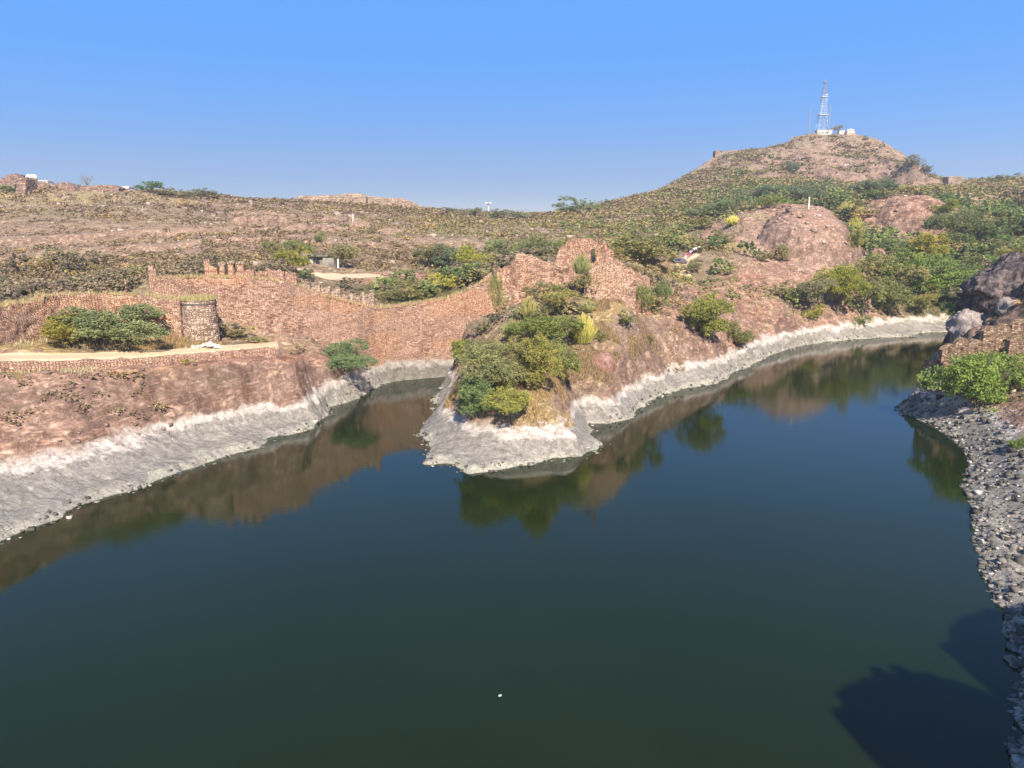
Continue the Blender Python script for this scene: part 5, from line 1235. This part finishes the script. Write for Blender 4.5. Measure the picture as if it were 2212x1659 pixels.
 ('low',1870,306,14,8,(0.06,0.075,0.05),'small dark bush on the right edge of the hilltop','shrub'),
 ('low',1975,372,44,22,(0.10,0.11,0.06),'olive bush on the lower right skyline of the tower hill','shrub'),
 ('low',2002,386,36,18,(0.095,0.11,0.06),'olive bush at the very foot of the tower hill skyline','shrub'),
 ('low',2180,392,70,14,(0.07,0.095,0.05),'dark bush mass on the skyline at the right edge','shrub'),
 ('low',1690,570,46,34,(0.125,0.125,0.055),'olive bush at the mouth of the cave in the rock dome','shrub'),
 ('low',1655,570,40,24,(0.13,0.125,0.06),'olive bush left of the bush by the cave','shrub'),
 ('low',1495,598,60,26,(0.125,0.12,0.065),'grey-olive bush on the slope below the walkers','shrub'),
 ('low',690,530,22,20,(0.08,0.12,0.04),'green bush on the slope above the stone hut','shrub'),
 ('low',200,590,28,18,(0.14,0.155,0.05),'light green bush alone on the left hillside, level with the gate pillar','shrub'),
 ('low',12,645,34,26,(0.08,0.15,0.03),'bright green bush at the left edge behind the outer wall','shrub'),
 ('low',52,636,26,14,(0.075,0.11,0.045),'green bush behind the outer wall near the left edge','shrub'),
]
for kind, px, py, w, h, col, lab, nm in T:
    plant(kind, px, py, w, h, col, lab, nm, trunk=(nm == 'tree' or kind == 'bare'))
# near right bank trees, placed in depth
o = plant('big', 2122, 950, 155, 172, (0.085,0.14,0.035), 'big bright green tree overhanging the right bank below the battlement', 'tree', Y=86); 
o = plant('big', 2208, 950, 150, 176, (0.08,0.13,0.033), 'bright green tree at the right edge behind the big one on the right bank', 'tree', Y=90)
o = plant('big', 2222, 1010, 60, 62, (0.08,0.13,0.035), 'bright green bush at the right edge lower on the right bank', 'tree', Y=72)
o = plant('low', 2130, 690, 86, 42, (0.17,0.155,0.06), 'yellowish flat-topped small tree above the pale slab rock', 'tree', Y=120)
o = plant('low', 12, 428, 50, 30, (0.07,0.12,0.04), 'mat of ivy on the ruined bastion at the left edge', 'creeper', Y=279)

plant('cactus', 1257, 592, 44, 44, (0.10, 0.13, 0.05), 'green cactus clump growing on the face of the peninsula ruin', 'cactus', Y=110.4)
plant('low', 1262, 628, 44, 34, (0.12, 0.125, 0.05), 'olive bush against the left edge of the lighter buttress', 'shrub', Y=110.2, trunk=False)
plant('low', 1283, 560, 20, 22, (0.14, 0.12, 0.06), 'small dry bush rooted high on the peninsula ruin', 'shrub', Y=110.6, trunk=False)
# dead branches
for px, py, h_, lab in ((1038, 845, 30, 'bleached dead branch sticking out of the thicket on the left'), (1012, 790, 26, 'dark twisted dead trunk leaning over the inlet')):
    x, y, z = hit(px, py); k = h_/PX*y
    me = trunk_mesh(400+px, 2.0, 0.9, 5, 0.09, M_DEAD if px > 1020 else M_BARK)
    o = link('dead_branch', me, label=lab, cat='branch', loc=(x, y-0.6, z+0.1)); o.scale = (k/2, k/2, k/2)

# ------------------------------------------------------------------ scattered shrubs: the nearest stand as things, the rest is scrub
COLS = {'brown': [(0.19,0.15,0.11),(0.215,0.17,0.12),(0.17,0.14,0.10),(0.20,0.165,0.11)], 'olive': [(0.20,0.185,0.10),(0.225,0.195,0.10),(0.175,0.17,0.09),(0.25,0.21,0.115)],
        'green': [(0.13,0.165,0.07),(0.15,0.19,0.075),(0.19,0.22,0.085),(0.115,0.145,0.065)], 'gold': [(0.30,0.225,0.105),(0.25,0.20,0.10)]}
rng = np.random.default_rng(5)
nC = 60000
th = rng.uniform(math.radians(-42), math.radians(42), nC); r = np.sqrt(rng.uniform(46**2, 640**2, nC))
# more candidates close in
n2 = 13000; th = np.r_[th, rng.uniform(math.radians(-42), math.radians(42), n2)]; r = np.r_[r, np.sqrt(rng.uniform(46**2, 190**2, n2))]
X = r*np.sin(th); Y = r*np.cos(th); Z = gz(X, Y); SDp = shore_dist(X, Y)
def gi(A_, x, y):
    i = np.clip(((np.arctan2(x, y)-TH0)/(TH1-TH0)*(NT_-1)).astype(int), 0, NT_-1); j = np.clip(np.interp(np.log(np.hypot(x, y)), LR, np.arange(NR_)).astype(int), 0, NR_-1); return A_[j, i]
rk = gi(rock, X, Y); gn = gi(green, X, Y); pt = gi(path, X, Y)
slp = gi(sl, X, Y)
dn = sstep(0.35, 0.6, vnoise(X/22, Y/16, None, 88))*0.6+0.4
keep = (SDp > 6) & (Z > 3.2) & (pt < 0.1)
prob = np.clip(1.0-0.96*sstep(0.5, 0.8, np.where(np.hypot(X, Y) < 112, rk*0.72, rk)), 0.03, 1)*dn*np.where(slp > 0.9, 0.2, 1)
# left-right difference: right side and valley denser
side = sstep(-0.05, 0.3, np.arctan2(X, Y))
prob *= 0.85*(0.62+0.38*np.maximum(side, sstep(150, 350, np.hypot(X, Y))))*(1-0.3*sstep(430, 520, np.hypot(X, Y)))
prob = np.where(np.hypot(X, Y) < 102, prob*np.where(np.arctan2(X, Y) > -0.05, 1.4, 0.9), prob)
# the walls occupy a strip
def near_line(pts, dist):
    m = np.zeros(len(X), bool)
    for p, q in zip(pts[:-1], pts[1:]):
        dx, dy = q[0]-p[0], q[1]-p[1]; t = np.clip(((X-p[0])*dx+(Y-p[1])*dy)/(dx*dx+dy*dy), 0, 1)
        m |= np.hypot(X-p[0]-t*dx, Y-p[1]-t*dy) < dist
    return m
for L in (cw, ow, pw, rw, tw): keep &= ~near_line(L, 2.6)
keep &= ~(near_line(pw[1:], 9.0) & (Y < 116)); keep &= ~((np.hypot(X-59, Y-97) < 6))
keep &= ~((np.abs(X-HUT[0]) < 6) & (Y > 134) & (Y < 157)); keep &= ~((X > -34) & (X < -22) & (Y > 127) & (Y < 145))
for q_ in (hit(1495, 556), hit(1467, 566), hit(1480, 575)): keep &= np.hypot(X-q_[0], Y-q_[1]) > 6.5
for (a, b, rr) in placed: keep &= np.hypot(X-a, Y-b) > rr*0.6
bank = (np.arctan2(X, Y) < -0.03) & (np.hypot(X, Y) < 100) & (SDp > 7)
prob = np.where(bank, 1.0*sstep(0.45, 0.62, vnoise(X/6, Y/6, None, 66)), prob)
dA = at(1735, 500, 222); dB = at(1735, 500, 170); dC = at(1640, 500, 215); dD = at(1968, 500, 280); dE = at(1968, 500, 245)
prob = np.where(near_line([dA, dB], 15) | near_line([dC, dA], 9) | near_line([dD, dE], 14), prob*0.12, prob)
prob = np.where((np.arctan2(X, Y) > 0.3) & (np.hypot(X, Y) > 150), prob*0.7, prob)
keep &= rng.uniform(size=len(X)) < prob
X, Y, Z, gn = X[keep], Y[keep], Z[keep], gn[keep]; thk = np.arctan2(X, Y); rk_ = np.hypot(X, Y)
gsz = vnoise(X/30, Y/30, None, 77)
size = (0.55+1.1*rng.uniform(size=len(X))**2)*(0.9+0.6*gsz+0.9*sstep(-0.02, 0.3, thk)*sstep(120, 260, rk_)+0.8*sstep(200, 420, rk_))
size = np.where(rk_ < 105, size*0.6, size*1.12)
# colour class
gg = gn*1.0-0.12*(1-sstep(-0.25, -0.05, thk))+0.25*sstep(0.0, 0.3, thk)+0.35*(vnoise(X/25, Y/25, None, 99)-0.5)+rng.normal(0, 0.16, len(X))
cls = np.where(gg > 0.62, 2, np.where(gg > 0.24, 1, 0)); cls = np.where(rng.uniform(size=len(X)) < 0.07, 3, cls)
order = np.argsort(-(size/rk_)); names = ['brown', 'olive', 'green', 'gold']
words = ['dry brown', 'olive', 'green', 'golden-brown']
def place_word(x, y, t, r):
    if r < 112 and t < -0.05: return 'on the bare rock slope above the left shore', 'shrubs on the left bank'
    if r < 112 and t < 0.25: return 'on the peninsula slope', 'shrubs on the peninsula'
    if r < 125 and t >= 0.25: return 'on the right-hand bank', 'shrubs on the right bank'
    if t < -0.28: return 'on the left hillside behind the outer wall', 'shrubs on the left hillside'
    if t < 0.0 and r < 260: return 'on the middle slope beyond the curtain wall', 'shrubs on the middle slope'
    if t < 0.08: return 'on the far slope under the skyline fort', 'shrubs under the skyline fort'
    if r > 380: return 'on the tower hill', 'shrubs on the tower hill'
    if t < 0.33: return 'on the slope between the peninsula ruin and the rock dome', 'shrubs left of the dome'
    return 'on the right-hand hillside round the rock domes', 'shrubs on the right hillside'
SHM = [crown_mesh(500+i, 60, 16, 0.085, 'low') for i in range(4)]
NI = 225
LM = [('round bastion',436,700),('spreading acacia',200,710),('left gate pillar',322,585),('curtain wall merlons',500,575),('bright tree by the hut',628,568),('stone hut',695,578),('sandy terrace',760,592),('pink rock hump',885,590),
      ('dark valley tree',965,565),('left ridge ruins',120,405),('spiky skyline tree',322,410),('skyline fort wall',800,435),('lamp mast',1055,455),('skyline grove',1245,450),('peninsula ruin peak',1290,515),('hanging vine',1073,650),
      ('golden bush',1200,665),('yellow-green cactus clump',1260,715),('red rock knob',1298,775),('stepped wall',1440,700),('walkers',1495,553),('shore tree right of the peninsula',1540,725),('pair of dark trees',1530,462),
      ('dome cactus',1586,478),('post on the rock dome',1746,440),('rock dome cave',1712,568),('vivid conical tree',1815,655),('second rock dome',1965,440),('gully trees',2010,620),('grey-green gully-head tree',2078,510),
      ('shaded outcrop',2180,620),('battlement',2110,745),('big bank tree',2130,840),('tower hill tree belt',1690,425),('lone tower hill tree',1715,367),('watch bastion',1553,335),('white hut',1829,358),('small square fort',2065,388),
      ('retaining wall',300,785),('round inlet bush',738,795),('stone ledge',580,765),('left shore rocks',120,1000),('plain left hillside',150,560),('ledges of the left ridge',250,470),('middle slope rocks',600,500),('valley floor thicket',1400,560),
      ('right skyline bush',2180,390),('outcrop edge',2205,600),('rounded pinkish rock',2195,672),('pale slab rock',2098,705),('rock by the right edge',2210,660),('lower right bank',2180,1000),('lower right corner',2200,1300),('right edge tree',2195,500)]
def relation(px, py):
    best = min(LM, key=lambda l: (l[1]-px)**2+((l[2]-py)*1.6)**2); dx, dy = px-best[1], py-best[2]; D = math.hypot(dx, dy)
    a = math.degrees(math.atan2(-dy, dx)) % 360
    w = ['right of','upper right of','above','upper left of','left of','lower left of','below','lower right of'][int((a+22.5)//45) % 8]
    return ('just ' if D < 45 else 'farther ' if D > 95 else '')+w+' the '+best[0]
_fy = CP*Y-SP*(Z-H); _px = CX+PX*X/_fy; _in = (_px > -10) & (_px < 2222)
order = np.r_[order[_in[order]], order[~_in[order]]]
lab_ct = {}; todo = []
for q in order[:NI]:
    c_ = tuple(1.25*v_ for v_ in COLS[names[cls[q]]][int(rng.integers(0, len(COLS[names[cls[q]]])))])
    w, g = place_word(X[q], Y[q], thk[q], rk_[q])
    fy = CP*Y[q]-SP*(Z[q]-H)*1.0; u_ = X[q]/fy; v_ = -(SP*Y[q]+CP*(Z[q]-H))/fy
    lab = f'{words[cls[q]]} shrub '+relation(CX+PX*u_, CY+PX*v_)
    o = link('shrub', SHM[int(rng.integers(0, 4))], None, lab, 'shrub', g, loc=(X[q], Y[q], Z[q]-0.1), color=c_)
    s = size[q]; o.scale = (s, s, s*0.62*rng.uniform(0.8, 1.25)); o.rotation_euler.z = float(rng.uniform(0, 6.28))
    lab_ct.setdefault(lab, []).append((CX+PX*u_, o))
for lab, L_ in lab_ct.items():
    if len(L_) < 2: continue
    L_.sort(key=lambda t: t[0]); n_ = len(L_); W_ = {2: ['left one of two', 'right one of two'], 3: ['leftmost of three', 'middle of three', 'rightmost of three']}
    ordn = ['first', 'second', 'third', 'fourth', 'fifth', 'sixth', 'seventh', 'eighth', 'ninth', 'tenth', 'eleventh', 'twelfth', 'thirteenth', 'fourteenth']
    for i_, (px_, o) in enumerate(L_): o['label'] = lab+', '+(W_[n_][i_] if n_ in W_ else (ordn[i_] if i_ < 14 else 'last')+' from left')
rest = order[NI:]
nl = np.clip((size[rest]/rk_[rest]*4200).astype(int), 8, 90)
idx = np.repeat(np.arange(len(rest)), nl); m = len(idx); s = size[rest][idx]
d = rng.normal(size=(m, 3)); d /= np.linalg.norm(d, axis=1)[:, None]; rad = rng.uniform(0.35, 1, m)**0.5
lobx = np.sin(idx*12.9+rng.integers(0, 3, m)*2.1)*0.35; loby = np.cos(idx*7.7+rng.integers(0, 3, m)*2.1)*0.35
flt = (0.38+0.25*rng.uniform(size=len(rest)))[idx]
P = np.stack([X[rest][idx]+(d[:, 0]*rad*0.8+lobx)*s, Y[rest][idx]+(d[:, 1]*rad*0.8+loby)*s, Z[rest][idx]+np.abs(d[:, 2])*rad*s*flt*1.1+0.02], 1)
base = np.array([1.6, 1.45, 1.2])*np.array([COLS[names[k]][i % len(COLS[names[k]])] for i, k in enumerate(cls[rest])])[idx]
col = base*np.clip(rng.normal(1.0, 0.13, m), 0.6, 1.5)[:, None]
lsz = np.clip(s*0.85/np.sqrt(nl[idx])*1.25, 0.09, 1.2)
V, F = leaves(P, lsz*0.8, rng, 1.3)
link('scrub', mesh_np('scrub', V, F, M_SCRUB, False, {'col': np.repeat(col, 4, 0)}), kind='stuff', label='dry thorn scrub covering the hillsides', cat='scrub')
print('scrub plants', len(rest), 'leaves', m)

for o in SC.objects:
    if o.get('label') and len(o['label'].split()) > 16: o['label'] = o['label'].replace(' the ', ' ').replace('farther ', '')
# ------------------------------------------------------------------ dry grass (stuff)
gp = []
def grass_band(pts, wid, dens, h=0.45, colr=(0.50, 0.40, 0.20), off=0.0):
    for p, q in zip(pts[:-1], pts[1:]):
        L = math.dist(p[:2], q[:2]); k = int(L*wid*dens); t = rng.uniform(size=k)
        dx, dy = (q[0]-p[0])/L, (q[1]-p[1])/L; o = rng.uniform(0, wid, k)+off
        x = p[0]+(q[0]-p[0])*t-dy*o; y = p[1]+(q[1]-p[1])*t+dx*o; z = p[3]+(q[3]-p[3])*t
        gp.append((x, y, z-0.08, np.full(k, h), np.tile(colr, (k, 1))))
grass_band(cw, 2.5, 9, 0.42, off=0.6); grass_band(ow[1:], 2.6, 10, 0.42, off=0.4)
k = 700; a = rng.uniform(0, 6.28, k); rr = 2.0*np.sqrt(rng.uniform(size=k)); gp.append((bx+rr*np.cos(a), by+rr*np.sin(a), np.full(k, at(430,650,95)[2]), np.full(k, 0.5), np.tile((0.5, 0.42, 0.2), (k, 1))))
def grass_zone(px, py, rad, k, h, colr):
    x0, y0, _ = hit(px, py); a = rng.uniform(0, 6.28, k); rr = rad*np.sqrt(rng.uniform(size=k)); x = x0+rr*np.cos(a); y = y0+rr*np.sin(a)
    ok = (shore_dist(x, y) > 3.0) & (gi(path, x, y) < 0.05) & (vnoise(x/2.5, y/2.5, None, 12) > 0.36); x, y = x[ok], y[ok]
    gp.append((x, y, gz(x, y), np.full(len(x), h), np.tile(colr, (len(x), 1))))
GO = (0.42, 0.29, 0.14); GS = (0.52, 0.44, 0.27); GB = (0.36, 0.25, 0.15)
for z_ in ((1330,780,6,1500,0.4,GB),(1370,830,6,1200,0.35,GO),(1290,870,5,900,0.35,GB),(1420,730,6,1200,0.4,GB),(1240,780,4,700,0.4,GO),(370,728,6,1500,0.5,GO),(300,740,6,900,0.45,GB),(60,752,9,1200,0.4,GS),(1200,892,5,900,0.45,GO),(1255,905,4,600,0.45,GO),(965,868,2.2,500,0.5,GO),(1330,700,6,1500,0.5,GB),(1300,670,6,900,0.5,GO),(1370,790,5,900,0.45,GO),(1400,760,5,800,0.4,GB),
           (1250,800,6,900,0.4,GB),(1180,700,7,900,0.35,GS),(1290,840,4,600,0.4,GB),(100,430,22,1500,0.7,GS),(260,426,18,1000,0.7,GS),(1600,480,8,900,0.5,GS),(1430,600,6,700,0.4,GS),(1700,700,10,700,0.4,GS),(1060,740,5,600,0.4,GB),(1360,560,10,900,0.5,GO),
           (1340,520,22,1500,0.6,GO),(1150,560,8,600,0.5,GB),(60,640,14,900,0.45,GS),(2000,690,8,500,0.4,GS)):
    grass_zone(*z_)
gx_ = np.concatenate([g[0] for g in gp]); gy_ = np.concatenate([g[1] for g in gp]); gz_ = np.concatenate([g[2] for g in gp]); gh = np.concatenate([g[3] for g in gp]); gc = np.concatenate([g[4] for g in gp])
nb = 5; m = len(gx_)*nb; ix = np.repeat(np.arange(len(gx_)), nb)
a = rng.uniform(0, 6.28, m); ln = rng.uniform(0.05, 0.5, m); h = gh[ix]*rng.uniform(0.5, 1.25, m); w_ = 0.035+0.02*rng.uniform(size=m)
bxx = gx_[ix]+rng.normal(0, 0.12, m); byy = gy_[ix]+rng.normal(0, 0.12, m); bz = gz_[ix]
tx_ = -np.sin(a)*w_; ty_ = np.cos(a)*w_
V = np.stack([np.stack([bxx-tx_, byy-ty_, bz], 1), np.stack([bxx+tx_, byy+ty_, bz], 1), np.stack([bxx+np.cos(a)*ln*h, byy+np.sin(a)*ln*h, bz+h], 1)], 1).reshape(-1, 3)
F = np.arange(3*m).reshape(-1, 3)
link('dry_grass', mesh_np('dry_grass', V, F, M_SCRUB, False, {'col': np.repeat(gc[ix]*rng.uniform(0.65, 1.35, m)[:, None], 3, 0)}), kind='stuff', label='straw-coloured dry grass on the wall tops and slopes', cat='grass')

# ------------------------------------------------------------------ loose stones (stuff)
def stones(name, X, Y, Z, S, mat, label, colr=None):
    n = len(X); cube = np.array([(-1,-1,-1),(1,-1,-1),(1,1,-1),(-1,1,-1),(-1,-1,1),(1,-1,1),(1,1,1),(-1,1,1)], float)*0.5
    V = cube[None]*np.stack([S*rng.uniform(0.8, 1.5, n), S*rng.uniform(0.7, 1.1, n), S*rng.uniform(0.5, 0.9, n)], 1)[:, None]
    V *= rng.uniform(0.6, 1.0, (n, 8, 1)); V += rng.normal(0, 0.07, V.shape)*S[:, None, None]
    a = rng.uniform(0, 6.28, n); ca, sa = np.cos(a)[:, None], np.sin(a)[:, None]
    V = np.stack([V[..., 0]*ca-V[..., 1]*sa, V[..., 0]*sa+V[..., 1]*ca, V[..., 2]], -1)+np.stack([X, Y, Z], 1)[:, None]
    f = np.array([(3,2,1,0),(4,5,6,7),(0,1,5,4),(1,2,6,5),(2,3,7,6),(3,0,4,7)]); F = (np.arange(n)[:, None, None]*8+f[None]).reshape(-1, 4)
    return link(name, mesh_np(name, V.reshape(-1, 3), F, mat), kind='stuff', label=label, cat='stones')
def stone_m(name, pal):
    m, nt = new_mat(name); pos = N(nt, 'ShaderNodeNewGeometry').outputs['Position']
    r = N(nt, 'ShaderNodeNewGeometry').outputs['Random Per Island']
    c0 = ramp(nt, r, pal); g = noise(nt, pos, 6, 4, 0.7)
    c0 = mix(nt, 0.6, c0, mix(nt, 1.0, c0, ramp(nt, g, [(0.3, (0.5, 0.5, 0.5)), (0.7, (1.4, 1.4, 1.4))]), 'MULTIPLY'))
    finish(nt, c0, 0.95, g, 0.6, 0.1, 0.15); return m
M_SHST = stone_m('shore_stone', [(0, (0.08, 0.072, 0.062)), (0.5, (0.17, 0.15, 0.13)), (0.85, (0.30, 0.27, 0.235)), (1, (0.58, 0.53, 0.46))])
M_HLST = stone_m('hill_stone', [(0, (0.16, 0.11, 0.09)), (0.5, (0.30, 0.215, 0.17)), (0.9, (0.44, 0.34, 0.27)), (1, (0.55, 0.45, 0.36))])
# right bank boulders along the water
seg = SH[66:]; xs = []; ys = []; ss = []
for p, q in zip(seg[:-1], seg[1:]):
    L = math.dist(p, q); k = int(L*44)
    t = rng.uniform(size=k); off = rng.uniform(size=k)**2.0*6.0-0.2
    dx, dy = (q-p)/L; xs.append(p[0]+(q[0]-p[0])*t-dy*off*-1*-1); ys.append(p[1]+(q[1]-p[1])*t+dx*off); ss.append(np.clip(rng.lognormal(-1.9, 0.65, k), 0.05, 0.75))
xs = np.concatenate(xs); ys = np.concatenate(ys); ss = np.concatenate(ss); d_ = shore_dist(xs, ys); ok = d_ > -0.5
xs, ys, ss = xs[ok], ys[ok], ss[ok]
stones('shore_rubble', xs, ys, np.maximum(gz(xs, ys), -0.1)+ss*0.12, ss, M_SHST, 'grey and white rubble along the right-hand shore')
# elsewhere along the waterline, small crusted stones
xs = []; ys = []
for p, q in zip(SH[:65], SH[1:66]):
    L = math.dist(p, q); k = int(L*3.5); t = rng.uniform(size=k); xs.append(p[0]+(q[0]-p[0])*t+rng.normal(0, 0.5, k)); ys.append(p[1]+(q[1]-p[1])*t+rng.normal(0, 0.5, k))
xs = np.concatenate(xs); ys = np.concatenate(ys); ok = np.abs(shore_dist(xs, ys)) < 0.9; xs, ys = xs[ok], ys[ok]; ss = np.clip(rng.lognormal(-1.6, 0.45, len(xs)), 0.08, 0.6)
stones('waterline_stones', xs, ys, np.maximum(gz(xs, ys), -0.05)+0.02, ss, M_SHST, 'small crusted stones along the waterline')
# hillside stones
k = 9000; th = rng.uniform(math.radians(-38), math.radians(38), k); r = np.sqrt(rng.uniform(60**2, 330**2, k)); xs = r*np.sin(th); ys = r*np.cos(th)
zz = gz(xs, ys); ok = (shore_dist(xs, ys) > 6) & (vnoise(xs/9, ys/9, None, 34) > 0.45) & (gi(path, xs, ys) < 0.2)
xs, ys, zz = xs[ok], ys[ok], zz[ok]; ss = np.clip(rng.lognormal(-1.2, 0.5, len(xs)), 0.12, 1.1)*(0.6+np.hypot(xs, ys)/220)
stones('hillside_stones', xs, ys, zz+ss*0.15, ss, M_HLST, 'loose pink and tan stones scattered over the slopes')
# floating litter
x, y, z = atz(1080, 1503, 0.0)
mb = MB(); mb.box((0, 0, 0.02), (0.15, 0.09, 0.05), 0.4, 0.7, 0.02); mb.link('floating_litter', M_WHITE, label='small white scrap floating on the open water near the bottom', cat='litter', loc=(x, y, 0))
